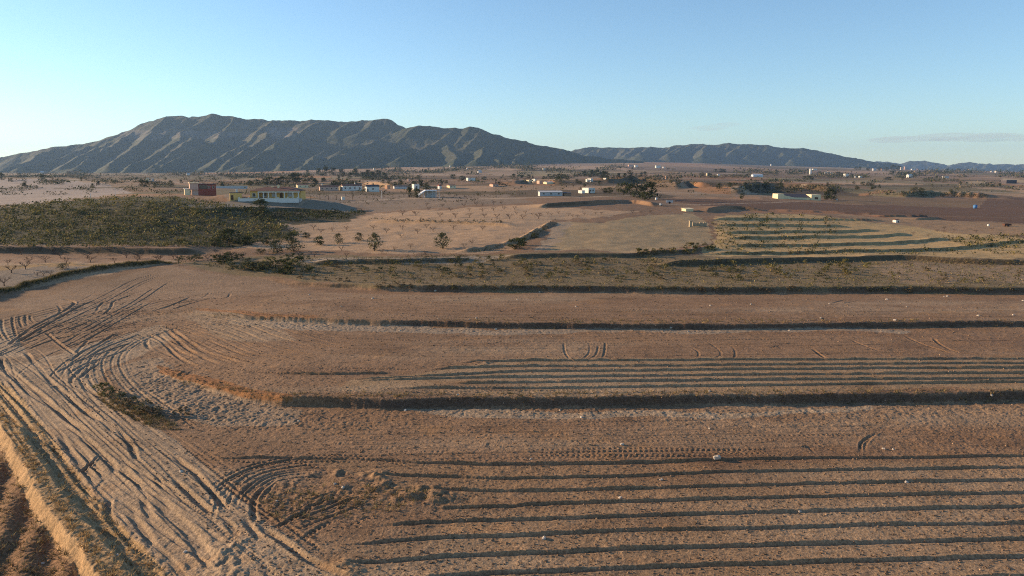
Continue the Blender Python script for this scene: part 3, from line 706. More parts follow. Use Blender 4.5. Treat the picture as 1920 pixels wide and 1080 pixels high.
# ---------------------------------------------------------------- mountains: crests and spurs give the planes, noise roughens them
def mountain(name, u0, u1, Y0, Y1, nx, ny, ridges, side, fine, seed, Yc, cliffs=None, base_z=0.0):
    Yr = np.linspace(Y0, Y1, ny); U = np.linspace(u0, u1, nx)
    X = (U[None, :] * Yc) + 0 * Yr[:, None]; Y = Yr[:, None] + 0 * X
    wx = X + fine * 0.55 * fbm(X / (fine * 4), Y / (fine * 4), 4, seed); wy = Y + fine * 0.55 * fbm(X / (fine * 4), Y / (fine * 4), 4, seed + 5)
    H = np.full(X.shape, -1e3)
    for pts, sl in ridges:
        HR = np.full(X.shape, -1e3)
        for i in range(len(pts) - 1):
            a = np.array(pts[i]); b = np.array(pts[i + 1]); d = b[:2] - a[:2]; L = max(np.hypot(*d), 1e-3)
            t = np.clip(((wx - a[0]) * d[0] + (wy - a[1]) * d[1]) / L ** 2, 0, 1)
            dist = np.hypot(wx - a[0] - t * d[0], wy - a[1] - t * d[1])
            h = a[2] + t * (b[2] - a[2]) - np.where(dist < 500, sl * dist, sl * 500 + 0.32 * (dist - 500))
            HR = np.maximum(HR, h)
        k = 26.0; q = np.maximum(k - np.abs(H - HR), 0) / k
        H = np.maximum(H, HR) + q * q * k / 4
    rn = 1 - np.abs(fbm(X / (fine * 2.2), Y / (fine * 3.0), 5, seed + 9)) * 2.2
    H = H + fine * 0.13 * rn + fine * 0.015 * fbm(X / (fine * 0.4), Y / (fine * 0.4), 4, seed + 19)
    gz_y, gz_x = np.gradient(H, Yr[1] - Yr[0], (U[1] - U[0]) * Yc)
    steep = np.hypot(gz_x, gz_y)
    rgb = np.zeros(X.shape + (3,)); n = fbm(X / 60.0, Y / 60.0, 4, seed + 30); n2 = fbm(X / 260.0, Y / 200.0, 4, seed + 31)
    g = np.array((0.040, 0.048, 0.024)); s = np.array((0.078, 0.071, 0.042))
    w = np.clip(0.36 + 0.8 * n + 0.5 * n2, 0, 1) * (0.45 + 0.55 * sstep(40, 120, H - CAM_H))
    rgb[:] = g * (1 - w[..., None]) + s * w[..., None]
    if cliffs is not None:
        px, py = project(X, Y, H)
        for poly in cliffs:
            m = inpoly(px + 5 * n, py + 3 * n2, poly) * np.clip(0.55 + 0.8 * fbm(X / 14.0, Y / 90.0, 3, seed + 40), 0, 1)
            rgb[:] = rgb * (1 - m[..., None]) + np.array((0.15, 0.125, 0.10)) * m[..., None]
    o = grid_mesh(name, X, Y, H, rgb, np.ones((ny - 1, nx - 1), bool), M['hill'])
    return o
def P3(px, py, Y):
    return (float(u_of(px, py) * Y), Y, float(CAM_H - slope_of(py) * Y))
def ridge(pts, Ya, Yb):
    n = len(pts) - 1
    return [P3(x, y, Ya + (Yb - Ya) * i / n) for i, (x, y) in enumerate(pts)]
YC = 4600.0
crest = [P3(x, y, YC + dy) for x, y, dy in [(-420, 330, -300), (-250, 322, -250), (-120, 308, -200), (0, 295, -150), (45, 287, -120), (95, 278, -80), (130, 274, -60), (170, 269, -20), (205, 259, 20), (222, 248, 40), (240, 245, 60), (265, 233, 110), (290, 225, 140), (308, 218, 160),
        (337, 216, 170), (350, 222, 180), (372, 218, 190), (392, 214.5, 200), (410, 219, 190), (440, 221, 170), (470, 225, 150), (540, 225.5, 130), (620, 227, 120), (690, 227, 110), (702, 224.5, 100), (722, 223.5, 90), (738, 230, 80), (752, 238, 70), (762, 242, 60)]]
crest2 = [P3(x, y, YC - 150) for x, y in [(748, 246), (766, 242), (783, 239), (805, 238.5), (830, 240.5), (850, 241), (862, 242), (880, 240.5), (895, 241.5), (905, 247), (925, 253), (950, 259), (968, 260), (985, 266), (1010, 274), (1040, 280), (1065, 285), (1090, 291), (1130, 298), (1200, 304)]]
RG = [(crest, 0.52), (crest2, 0.50)]
SPUR = [  # photo trace of each spur crest from its head to its foot; depths
    ([(160, 275), (120, 292), (45, 316)], 4450, 3700), ([(100, 279), (60, 298), (10, 316)], 4450, 3750), ([(215, 262), (175, 280), (110, 312)], 4500, 3650),
    ([(250, 250), (215, 268), (165, 296), (140, 312)], 4550, 3600), ([(290, 247), (262, 268), (222, 300), (205, 312)], 4400, 3500),
    ([(345, 250), (330, 268), (290, 292), (245, 312)], 4350, 3450), ([(357, 259), (345, 275), (310, 300), (295, 314)], 4200, 3400),
    ([(410, 252), (392, 272), (340, 298), (310, 314)], 4350, 3400), ([(475, 255), (452, 275), (410, 298), (385, 312)], 4350, 3400),
    ([(500, 248), (482, 268), (430, 300), (412, 314)], 4350, 3350), ([(552, 247), (530, 262), (505, 283), (455, 306)], 4350, 3400),
    ([(567, 268), (545, 282), (530, 300), (522, 314)], 4150, 3350), ([(612, 284), (598, 296), (570, 312)], 3950, 3350),
    ([(690, 277), (655, 288), (610, 305), (590, 316)], 4000, 3350), ([(720, 262), (690, 270), (640, 282)], 4200, 3800), ([(775, 280), (740, 290), (700, 300), (670, 312)], 3950, 3350),
    ([(820, 272), (790, 284), (745, 300)], 4050, 3500), ([(842, 272), (846, 285), (852, 298), (845, 308)], 4000, 3350), ([(912, 277), (902, 288), (890, 302)], 4000, 3400), ([(945, 284), (935, 294), (930, 304)], 3950, 3450),
    ([(308, 219), (300, 235), (290, 245)], 4720, 4480), ([(352, 224), (335, 238), (320, 246)], 4720, 4480), ([(392, 216), (375, 232), (350, 246)], 4780, 4480), ([(440, 222), (425, 236), (408, 250)], 4740, 4450),
    ([(510, 226), (495, 238), (478, 250)], 4700, 4450), ([(600, 228), (580, 240), (562, 252)], 4680, 4450), ([(660, 228), (645, 240), (632, 252)], 4680, 4450), ([(705, 226), (690, 238), (672, 250)], 4680, 4450),
    ([(725, 225), (715, 240), (700, 252)], 4680, 4450), ([(742, 234), (735, 248), (722, 260)], 4650, 4350), ([(785, 240), (768, 252), (748, 266)], 4440, 4250), ([(850, 242), (835, 256), (815, 270)], 4440, 4200), ([(880, 242), (865, 256), (848, 270)], 4440, 4200),
    ([(905, 249), (890, 262), (872, 276)], 4440, 4150), ([(950, 261), (930, 272), (912, 282)], 4440, 4150), ([(1000, 272), (980, 284), (960, 296)], 4430, 4000), ([(1050, 284), (1030, 293), (1015, 302)], 4430, 4100), ([(980, 287), (970, 296), (965, 304)], 4100, 3500)]
for p, a, b in SPUR: RG.append((ridge(p, a, b), 0.56))
mountain('mountain', -1.05, 0.24, 3200, 5300, 1250, 330, RG, 0.6, 70.0, 500, 4200.0,
         cliffs=[[(225, 246), (300, 243), (300, 262), (262, 262), (215, 258)], [(300, 244), (470, 247), (470, 256), (380, 260), (300, 258)], [(500, 240), (560, 240), (560, 256), (510, 266)]])
# second range, right of the gap
YD = 6800.0
c3 = [P3(x, y, YD) for x, y in [(1040, 300), (1075, 281), (1100, 277.5), (1160, 276.5), (1200, 277), (1252, 277), (1262, 274), (1290, 271.5), (1345, 270.5), (1362, 269), (1380, 271), (1440, 272.5), (1462, 276), (1480, 279.5), (1505, 278.5), (1522, 282), (1545, 287), (1580, 293), (1605, 297), (1640, 304), (1680, 309)]]
RG2 = [(c3, 0.5)]
rr = random.Random(8)
for i in range(34):
    x = 1060 + i * 18 + rr.uniform(-6, 6); y = float(np.interp(x, [p[0] for p in [(1040, 300), (1100, 277), (1345, 270), (1480, 279), (1580, 293), (1680, 309)]], [300, 277, 270, 279, 293, 309])) + rr.uniform(1, 6)
    dx = rr.uniform(8, 30)
    RG2.append((ridge([(x, y), (x - dx * .5, y + rr.uniform(6, 11)), (x - dx, min(y + rr.uniform(14, 24), 313))], YD - 60, YD - rr.uniform(350, 800)), 0.55))
mountain('mountain', 0.02, 0.62, 5600, 7500, 800, 220, RG2, 0.6, 70.0, 600, 6600.0)
YE = 10500.0
c4 = [P3(x, y, YE) for x, y in [(1600, 312), (1640, 303.5), (1668, 303.5), (1690, 308), (1705, 303), (1735, 302), (1752, 305), (1775, 311), (1795, 306.5), (1820, 304.5), (1850, 308), (1880, 308.5), (1925, 309), (1980, 306), (2050, 311), (2150, 308), (2300, 314)]]
RG3 = [(c4, 0.45)]
for i in range(26):
    x = 1640 + i * 22 + rr.uniform(-6, 6)
    RG3.append((ridge([(x, 306 + rr.uniform(0, 4)), (x - 8, 312), (x - 16, 319)], YE - 50, YE - rr.uniform(400, 800)), 0.5))
mountain('mountain', 0.44, 0.98, 9200, 11200, 600, 160, RG3, 0.6, 80.0, 700, 10200.0)

# ---------------------------------------------------------------- air
def haze():
    me = bpy.data.meshes.new('haze'); bm = bmesh.new(); bmesh.ops.create_cube(bm, size=1.0)
    lo = Vector((-16000, -300, float(GZ.min()) - 60)); hi = Vector((26000, 15800, 620))
    for v in bm.verts: v.co = Vector([lo[k] + (v.co[k] + 0.5) * (hi[k] - lo[k]) for k in range(3)])
    bm.to_mesh(me); bm.free()
    o = bpy.data.objects.new('haze', me); COL.objects.link(o); o['kind'] = 'stuff'; o['label'] = 'thin blue air haze lying over the plain and mountains'
    m = bpy.data.materials.new('haze_air'); m.use_nodes = True; nt = m.node_tree; nt.nodes.clear()
    out = nt.nodes.new('ShaderNodeOutputMaterial'); v = nt.nodes.new('ShaderNodeVolumePrincipled')
    v.inputs['Color'].default_value = (0.42, 0.64, 1.0, 1); v.inputs['Density'].default_value = 0.000045; v.inputs['Anisotropy'].default_value = 0.2
    nt.links.new(v.outputs[0], out.inputs['Volume']); me.materials.append(m)
haze()
# ---------------------------------------------------------------- building blocks for things
R = random.Random(21)
class MB:
    def __init__(s): s.v = []; s.f = []; s.c = []
    def face(s, pts, col=None):
        i = len(s.v); s.v += [tuple(p) for p in pts]; s.f.append(tuple(range(i, i + len(pts)))); s.c += [col or (1, 1, 1)] * len(pts)
    def box(s, x0, x1, y0, y1, z0, z1):
        p = [(x, y, z) for z in (z0, z1) for y in (y0, y1) for x in (x0, x1)]; i = len(s.v); s.v += p; s.c += [(1, 1, 1)] * 8
        s.f += [tuple(i + k for k in q) for q in ((0, 2, 3, 1), (4, 5, 7, 6), (0, 1, 5, 4), (1, 3, 7, 5), (3, 2, 6, 7), (2, 0, 4, 6))]
    def prism(s, base, top):                      # two rings of equal length
        n = len(base); i = len(s.v); s.v += [tuple(p) for p in base] + [tuple(p) for p in top]; s.c += [(1, 1, 1)] * (2 * n)
        s.f += [tuple(i + k for k in range(n))[::-1], tuple(i + n + k for k in range(n))] + [(i + k, i + (k + 1) % n, i + n + (k + 1) % n, i + n + k) for k in range(n)]
    def limb(s, a, b, ra, rb, n=5):
        a = Vector(a); b = Vector(b); d = (b - a).normalized(); u = d.orthogonal().normalized(); w = d.cross(u)
        ring = lambda c, r: [c + u * (r * math.cos(2 * math.pi * k / n)) + w * (r * math.sin(2 * math.pi * k / n)) for k in range(n)]
        s.prism(ring(a, ra), ring(b, rb))
    def build(s, name, m, parent=None, smooth=False):
        me = bpy.data.meshes.new(name); me.from_pydata([tuple(v) for v in s.v], [], s.f)
        ca = me.color_attributes.new('Col', 'FLOAT_COLOR', 'POINT'); ca.data.foreach_set('color', np.array([(*c, 1) for c in s.c], np.float32).ravel())
        if smooth: me.polygons.foreach_set('use_smooth', [True] * len(me.polygons))
        me.materials.append(m); me.update()
        o = bpy.data.objects.new(name, me); COL.objects.link(o); o.parent = parent; return o
def empty(name, loc=(0, 0, 0), rz=0.0):
    o = bpy.data.objects.new(name, None); COL.objects.link(o); o.location = loc; o.rotation_euler = (0, 0, rz); o.empty_display_size = 0.5; return o
def tag(o, label, cat, group=None):
    o['label'] = label; o['category'] = cat
    if group: o['group'] = group
    return o
def dup(o, loc, rz, sc, label=None, group=None):
    r = o.copy(); COL.objects.link(r); r.location = loc; r.rotation_euler = (0, 0, rz); r.scale = sc
    if label: r['label'] = label
    if group: r['group'] = group
    for ch in o.children:
        c = ch.copy(); COL.objects.link(c); c.parent = r
        for g in ch.children:
            d = g.copy(); COL.objects.link(d); d.parent = c
    return r
ONES = "zeroth first second third fourth fifth sixth seventh eighth ninth tenth eleventh twelfth thirteenth fourteenth fifteenth sixteenth seventeenth eighteenth nineteenth".split()
TENS = {2: ("twentieth", "twenty"), 3: ("thirtieth", "thirty"), 4: ("fortieth", "forty")}
def nth(n):
    if n < 20: return ONES[n]
    t, r = divmod(n, 10); return TENS[t][0] if r == 0 else TENS[t][1] + "-" + ONES[r]

for n, c in dict(white=(.66, .63, .58), cream=(.72, .60, .38), yellow=(.66, .42, .14), red=(.30, .075, .05), orange=(.50, .28, .17), pinkw=(.55, .36, .28), greyw=(.50, .48, .47), brownw=(.32, .20, .13)).items():
    M[n] = mat('render_' + n, c, 0.85, 0.2, noise=0.10, nscale=1.2)
M['tile'] = mat('clay_tile', (.17, .085, .06), 0.8, 0.2, noise=0.25, nscale=3.0)
M['darkroof'] = mat('dark_roof', (.075, .065, .075), 0.8, 0.2, noise=0.2, nscale=2.0)
M['glass'] = mat('window_glass', (.03, .035, .045), 0.15, 0.5)
M['pane'] = mat('pale_shutter', (.45, .45, .45), 0.6, 0.3)
M['wood'] = mat('brown_wood', (.10, .055, .03), 0.8, 0.2, noise=0.3, nscale=4.0)
M['steel'] = mat('galvanised', (.50, .51, .52), 0.45, 0.5, noise=0.1)
M['film'] = mat('greenhouse_film', (.62, .65, .68), 0.5, 0.4, noise=0.08)
M['bluep'] = mat('blue_plastic', (.05, .16, .36), 0.5, 0.4)
M['rust'] = mat('rusty_iron', (.10, .045, .03), 0.8, 0.2, noise=0.3)
M['rubber'] = mat('tyre_rubber', (.02, .02, .02), 0.8, 0.2)
M['stonew'] = mat('field_stone', (.36, .29, .20), 0.95, 0.1, noise=0.3, nscale=3.0, bump=0.8, bscale=4.0, bdist=0.15)
M['rock'] = mat('pale_stone', (.46, .39, .32), 0.9, 0.1, noise=0.2, nscale=6.0, objrand=0.15)
M['bark'] = mat('bark', (.085, .055, .042), 0.95, 0.1, noise=0.3, nscale=6.0)
M['leaf'] = mat('leaves', attr='Col', rough=0.85, spec=0.1, island=0.25, objrand=0.18, transl=0.18)
M['grass'] = mat('dry_grass_blades', attr='Col', rough=0.9, spec=0.05, island=0.3, transl=0.2)

# ---- houses
def place(x0, x1, yt, yb):
    X, Y, Zg = hit_g((x0 + x1) / 2, yb)
    return X, Y, Zg, (x1 - x0) * Y / FOC, (yb - yt) * Y / FOC
def window(root, x, z, w, h, y=0.0, pane='glass', frame='white'):
    f = MB(); t = 0.09
    f.box(x - w / 2 - t, x + w / 2 + t, y - 0.05, y + 0.02, z - t, z - 0.0); f.box(x - w / 2 - t, x + w / 2 + t, y - 0.05, y + 0.02, z + h, z + h + t)
    f.box(x - w / 2 - t, x - w / 2, y - 0.05, y + 0.02, z, z + h); f.box(x + w / 2, x + w / 2 + t, y - 0.05, y + 0.02, z, z + h)
    o = f.build('window', M[frame], root)
    p = MB(); p.box(x - w / 2, x + w / 2, y - 0.025, y + 0.015, z, z + h); p.build('pane', M[pane], o)
def door(root, x, w, h, y=0.0, m='wood'):
    f = MB(); f.box(x - w / 2, x + w / 2, y - 0.04, y + 0.02, 0.02, h); d = f.build('door', M[m], root)
    k = MB(); k.box(x + w * 0.32, x + w * 0.40, y - 0.10, y - 0.04, h * 0.47, h * 0.53); k.build('handle', M['steel'], d)
def roof_mb(kind, W, D, H, over, rise):
    r = MB(); a, b = -W / 2 - over, W / 2 + over; c, d = -over, D + over
    if kind == 'flat':
        r.box(a + over * .6, b - over * .6, c + over * .6, d - over * .6, H + 0.004, H + 0.22)
    elif kind == 'gable':
        m_ = D / 2
        r.prism([(a, c, H), (a, d, H), (a, m_, H + rise)], [(b, c, H), (b, d, H), (b, m_, H + rise)])
    elif kind == 'hip':
        m_ = D / 2; q = min(W, D) / 2
        i = len(r.v); r.v += [(a, c, H), (b, c, H), (b, d, H), (a, d, H), (a + q, m_, H + rise), (b - q, m_, H + rise)]; r.c += [(1, 1, 1)] * 6
        r.f += [(i, i + 1, i + 5, i + 4), (i + 1, i + 2, i + 5), (i + 2, i + 3, i + 4, i + 5), (i + 3, i, i + 4), (i + 3, i + 2, i + 1, i)]
    elif kind == 'shed':
        r.prism([(a, c, H - 0.1), (a, d, H + rise), (a, d, H + rise + 0.15), (a, c, H + 0.05)], [(b, c, H - 0.1), (b, d, H + rise), (b, d, H + rise + 0.15), (b, c, H + 0.05)])
    return r
def house(name, label, px, D, yaw, wall, kind, roof, cat='house', group=None, nwin=0, dr=False, chim=None, rise=None):
    x0, x1, yt, yb = px
    X, Y, Zg, tot, ht = place(x0, x1, yt, yb)
    ya = math.radians(yaw)
    W = max((tot - D * abs(math.sin(ya))) / math.cos(ya), 1.5)
    rise = {'flat': 0.2, 'gable': ht * 0.28, 'hip': ht * 0.25, 'shed': ht * 0.18}[kind] if rise is None else rise
    H = max(ht - rise, 0.8)
    root = tag(empty(name, (X, Y, Zg), ya), label, cat, group)
    b = MB(); b.box(-W / 2, W / 2, 0, D, -1.2, H); b.build('wall', M[wall], root)
    rf = roof_mb(kind, W, D, H, 0.25, rise).build('roof', M[roof], root)
    if chim:
        c = MB(); c.box(W * chim - .35, W * chim + .35, D * .5 - .35, D * .5 + .35, H, H + rise + 1.0); c.box(W * chim - .45, W * chim + .45, D * .5 - .45, D * .5 + .45, H + rise + 1.0, H + rise + 1.15); c.build('chimney', M['white'], rf)
    for k in range(nwin):
        xx = -W / 2 + W * (k + 0.5 + (0.25 if dr else 0)) / (nwin + (0.5 if dr else 0)); xx = min(xx, W / 2 - .9)
        window(root, xx, H * 0.38, min(1.1, W / nwin * .5), H * 0.34)
    if dr: door(root, -W / 2 + 0.9, 0.9, min(2.0, H * 0.8))
    return root

house('outbuilding', 'small yellow outbuilding beside the white terrace wall', (430, 455, 361, 375.5), 3.0, 22, 'yellow', 'flat', 'darkroof', 'outbuilding', dr=True, chim=0.1)
house('farmhouse', 'low pink farmhouse behind the dark hedge', (599, 636, 347.5, 357.5), 6.0, 20, 'pinkw', 'gable', 'tile', nwin=4, chim=-0.35)
house('annex', 'narrow cream annex between the pink and the grey farmhouses', (636, 641, 349.5, 357), 2.0, 25, 'cream', 'flat', 'cream', 'outbuilding')
house('farmhouse', 'long grey farmhouse with a row of windows and tiled roof', (641, 681, 345.5, 357.5), 8.0, 24, 'white', 'gable', 'tile', nwin=4, chim=0.2)
house('farmhouse', 'white farmhouse with a dark garage and tall sunlit gable end', (686, 713, 346.5, 359.5), 5.0, 26, 'white', 'gable', 'darkroof', nwin=1, dr=True)
house('hut', 'small orange hut alone above the grey field', (724, 734, 347, 354), 3.0, 50, 'orange', 'flat', 'cream', 'hut')
house('farmhouse', 'white narrow farmhouse among dark trees', (774, 789, 345.5, 357), 6.0, 24, 'white', 'flat', 'greyw', nwin=1)
house('cabin', 'little white cabin with a red roof', (822, 830, 346.5, 354.5), 4.0, 26, 'white', 'gable', 'red', 'cabin')
house('farmhouse', 'white cube house with a grey lean-to far beyond the fields', (876, 893, 333.5, 339.5), 6.0, 30, 'white', 'flat', 'greyw')
house('shed', 'long low grey shed with three small windows', (1011, 1056, 358.5, 367.5), 6.0, 8, 'greyw', 'shed', 'greyw', 'shed', nwin=3)
house('shed', 'dark low shed at the end of the grey shed', (1057, 1072, 361, 367.5), 4.0, 8, 'brownw', 'shed', 'darkroof', 'shed')
house('farmhouse', 'white house with a flat roof beside the big dark trees', (1098, 1121, 352.5, 362), 7.0, 30, 'white', 'flat', 'white', nwin=2, dr=True)
house('outbuilding', 'low sunlit white block in front of the white house', (1088, 1100, 357, 362.6), 4.0, 34, 'white', 'flat', 'white', 'outbuilding')
house('farmhouse', 'cream house with a flat roof above the orange clay bank', (989, 1000, 337.5, 343), 6.0, 28, 'cream', 'flat', 'cream')
house('farmhouse', 'tiny white house behind the cream houses', (1001, 1008, 335.5, 340), 6.0, 30, 'white', 'flat', 'white')
house('farmhouse', 'pink cream house right of the tiny white house', (1009, 1019, 339, 344.5), 6.0, 28, 'pinkw', 'flat', 'cream')
house('farmhouse', 'low cream house with a long grey wing above the red bank', (1022, 1041, 340.5, 345), 7.0, 30, 'cream', 'gable', 'greyw')
house('farmhouse', 'white house below the tree clump on the orange slope', (1105, 1115, 335, 341), 7.0, 30, 'white', 'flat', 'white')
house('hut', 'narrow white hut beside the tree clump on the orange slope', (1100, 1103.5, 336, 341), 3.0, 30, 'white', 'flat', 'cream', 'hut')
house('hut', 'white hut right of the tree clump on the orange slope', (1134, 1140, 334, 336.5), 5.0, 30, 'white', 'flat', 'white', 'hut')
FARS = [(1018, 1023, 315.5, 319.5, 'white', 'tiny white house alone on the upper plain'), (1190, 1197, 310, 313.5, 'white', 'white house in the middle of the upper plain'),
        (1178, 1188, 309, 312, 'pinkw', 'pale pink house on the upper plain beside the white one'), (1229, 1240, 310.5, 315, 'white', 'white block with a bluish side on the upper plain'),
        (1243, 1248, 312.8, 315.3, 'white', 'smaller white block beside the bluish one on the upper plain'), (1325, 1330, 325, 330, 'cream', 'cream house among dark scrub on the plain'),
        (1345, 1350, 326.5, 329.5, 'white', 'white house right of the cream house in scrub'), (1248, 1251, 330, 335.5, 'orange', 'orange gable wall standing alone on the plain'),
        (875, 878, 315, 318, 'white', 'white speck of a house at the mountain foot, right of centre'), (700, 704, 315, 318.5, 'white', 'white house at the foot of the big mountain'),
        (843, 846, 310.5, 313, 'white', 'highest white house under the mountain slope'), (896, 904, 319.5, 324, 'greyw', 'grey house with dark shadow on the upper plain'),
        (765, 769, 335, 340, 'pinkw', 'pale pink hut above the grey field'), (1518, 1522.5, 316.5, 327, 'white', 'tall white tower house at the edge of the village'),
        (1523, 1534, 316.5, 319.5, 'white', 'long white village house right of the tower'), (1546, 1551, 322.5, 327, 'white', 'first white house in the village lower row'),
        (1552, 1556, 322, 325.5, 'white', 'small bright house in the village lower row'), (1557, 1563, 323.5, 327, 'cream', 'cream house at the end of the village lower row'),
        (1583, 1593, 326, 332, 'white', 'bright white villa standing alone below the village'), (1603, 1606, 330, 333, 'white', 'small white hut beside the flat white shed'),
        (1611, 1618, 330, 333, 'white', 'flat white shed below the village'), (1622, 1634, 312.5, 316, 'greyw', 'long pale building at the foot of the far hills'),
        (1636, 1644, 315.5, 320, 'greyw', 'grey village house with dark door'), (1652, 1658, 315.5, 320, 'pinkw', 'pink village house between dark trees'),
        (1688, 1694, 314, 318.5, 'white', 'white house at the right end of the village'), (1695, 1700, 312.5, 318, 'pinkw', 'pink tall house at the right end of the village'),
        (1708, 1716, 316.5, 319, 'white', 'low white building at the far plain edge'), (1719, 1724, 316.5, 319, 'pinkw', 'low pink building at the far plain edge'),
        (1701, 1714, 326.5, 333, 'white', 'white farmhouse with a lower wing on the right plain'), (1768, 1782, 330.5, 334, 'greyw', 'pale low shed on the right plain'),
        (1858, 1864, 320.5, 323, 'white', 'white building below the far blue hills'), (1866, 1871, 320.5, 323.5, 'white', 'second white building below the far blue hills'),
        (272, 280, 334.5, 340, 'cream', 'bright cream cottage beside a dark tree on the left plain'), (284, 289, 335, 340, 'greyw', 'grey cottage right of the bright cream cottage'),
        (284, 293, 318.5, 323, 'pinkw', 'pale pink house at the mountain foot on the left'), (128, 149, 320.5, 327, 'brownw', 'brown farmhouse with sunlit corner at the mountain foot'),
        (76, 83, 321, 326, 'greyw', 'grey house at the mountain foot near the frame edge'), (350, 357, 325, 328.5, 'white', 'long white wall house under the dark mountain foot'),
        (1445, 1447.5, 308, 311, 'white', 'white hut below the second hill range'), (1528, 1532, 308.5, 311.5, 'white', 'white cottage at the foot of the second hill range')]
for x0, x1, yt, yb, w_, lab in FARS:
    Yd = hit_g((x0 + x1) / 2, yb)[1]
    house('farmhouse', lab, (x0, x1, yt, yb), min(7.0, 0.5 * (x1 - x0) * Yd / FOC), 28, w_, 'gable' if R.random() < .45 and x1 - x0 > 5 else 'flat', 'tile' if w_ in ('pinkw', 'brownw') else 'greyw', rise=None)

# villa on its white terrace
def villa():
    X, Y, Zg, W, H = place(470, 561, 353, 373)
    ya = math.radians(4); D = 11.0
    t = tag(empty('retaining_wall', (X - 0.06 * W, Y - 3.2, Zg - 2.0), ya), 'white parapet wall round the villa terrace', 'wall')
    b = MB(); b.box(-W * .62, W * .58, 0, 0.3, .6, 2.35); b.build('wall', M['white'], t)
    cpm = MB(); cpm.box(-W * .63, W * .59, -.06, .36, 2.354, 2.47); cpm.build('coping', M['cream'], t)
    for k in range(7):
        p = MB(); xx = -W * .6 + W * 1.16 * k / 6; p.box(xx - .22, xx + .22, -.05, .35, 2.474, 2.8); p.build('pillar', M['white'], t)
    v = tag(empty('villa', (X, Y, Zg), ya), 'yellow villa with a white columned porch and brown tiled roof', 'villa')
    h = H * 0.74
    b = MB(); b.box(-W * .5, W * .5, 2.6, D, -1.5, h); b.box(-W * .5, -W * .34, 0.4, 2.6, -1.5, h); b.build('wall', M['yellow'], v)
    fl = MB(); fl.box(-W * .52, W * .52, -.3, 2.6, -1.5, 0.12); fl.build('porch_floor', M['greyw'], v)
    bm_ = MB(); bm_.box(-W * .34, W * .5, 0.2, 0.6, h - .65, h - 0.01); bm_.build('porch_beam', M['white'], v)
    for xx in (-.33, -.23, -.13, .02, .19, .36, .47):
        c = MB(); n = 10; x_ = W * xx
        ring = lambda r, z: [(x_ + r * math.cos(2 * math.pi * k / n), .4 + r * math.sin(2 * math.pi * k / n), z) for k in range(n)]
        c.prism(ring(.24, .12), ring(.19, h - .85)); c.box(x_ - .3, x_ + .3, .1, .7, h - .85, h - .65); c.box(x_ - .3, x_ + .3, .1, .7, .12, .3); c.build('column', M['white'], v)
    for xx, pn in ((-.24, 'glass'), (-.05, 'pane'), (.27, 'pane')): window(v, W * xx, .9, 1.5, 1.4, 2.6, pn)
    door(v, W * .1, 1.1, 2.2, 2.6)
    window(v, -W * .42, .9, 1.1, 1.3, 0.4, 'glass')
    r = roof_mb('hip', W, D, h, .5, H * .36).build('roof', M['tile'], v)
    for xx, yy, z1 in ((.03, 4.0, H * .5), (-.10, 5.0, H * .40)):
        c = MB(); c.box(W * xx - .35, W * xx + .35, yy - .35, yy + .35, h, h + z1); c.box(W * xx - .45, W * xx + .45, yy - .45, yy + .45, h + z1, h + z1 + .15); c.build('chimney', M['cream'], r)
villa()

def red_house():
    X, Y, Zg, W, H = place(359, 404, 342.5, 366.5)
    v = tag(empty('red_house', (X, Y, Zg), math.radians(27)), 'two storey red house with a cream tower and flat roof', 'house')
    b = MB(); b.box(-W * .18, W * .5, 0, 7, -1.5, H * .84); b.build('wall', M['red'], v)
    t = MB(); t.box(-W * .5, -W * .18 - .003, -1.0, 5, H * .46, H * .94); t.box(-W * .42, -W * .18 - .003, .2, 5, -1.5, H * .457); t.build('tower', M['pinkw'], v)
    rf = MB(); rf.box(-W * .2, W * .53, -.4, 7.3, H * .844, H * .90); rf.build('roof', M['darkroof'], v)
    rt = MB(); rt.box(-W * .53, -W * .15, -1.3, 5.3, H * .944, H); rt.build('tower_roof', M['cream'], v)
    w = MB(); w.box(-W * .14, W * .18, -.05, -.005, H * .5, H * .8); o = w.build('window', M['glass'], v)
    for xx in (.24, .40): window(v, W * xx, H * .56, .8, H * .16)
    an = MB(); an.box(-W * .7, -W * .505, 0, 4, -1.5, H * .5); an.build('annex', M['cream'], v)
    ar = MB(); ar.box(-W * .72, -W * .505, -.2, 4.2, H * .504, H * .55); ar.build('annex_roof', M['white'], v)
red_house()

def barn():
    X, Y, Zg, W, H = place(1457, 1540, 363.5, 374)
    v = tag(empty('long_barn', (X, Y, Zg), math.radians(5)), 'long cream barn with a dark sagging roof between two pale end blocks', 'barn')
    b = MB(); b.box(-W * .5, -W * .36, 0, 8, -1.5, H); b.build('end_wall', M['cream'], v)
    b = MB(); b.box(W * .28, W * .5, 0, 8, -1.5, H * .85); b.build('end_wall', M['cream'], v)
    b = MB(); b.prism([(-W * .355, .6, -1.5), (W * .275, .6, -1.5), (W * .275, .6, H * .3), (-W * .1, .6, H * .35), (-W * .355, .6, H * .75)], [(-W * .355, 1, -1.5), (W * .275, 1, -1.5), (W * .275, 1, H * .3), (-W * .1, 1, H * .35), (-W * .355, 1, H * .75)]); b.build('front_wall', M['cream'], v)
    r = MB(); r.prism([(-W * .355, 1.1, H * .35), (-W * .355, 8, H * .9), (-W * .355, 8, H * .97), (-W * .355, 1.1, H * .42)], [(W * .275, 1.1, H * .3), (W * .275, 8, H * .82), (W * .275, 8, H * .88), (W * .275, 1.1, H * .37)]); r.build('roof', M['darkroof'], v)
    d = MB(); d.box(W * .36, W * .44, -.06, .02, .02, H * .4); d.build('door', M['wood'], v)
barn()
house('barn', 'dark blue flat barn on the pale yellow field at the right', (1884, 1909, 337.5, 344), 12.0, 12, 'darkroof', 'flat', 'greyw', 'barn')
house('shed', 'low cream shed roofs at the edge of the pale field', (1283, 1303, 391, 396.5), 3.0, 20, 'cream', 'shed', 'cream', 'shed')

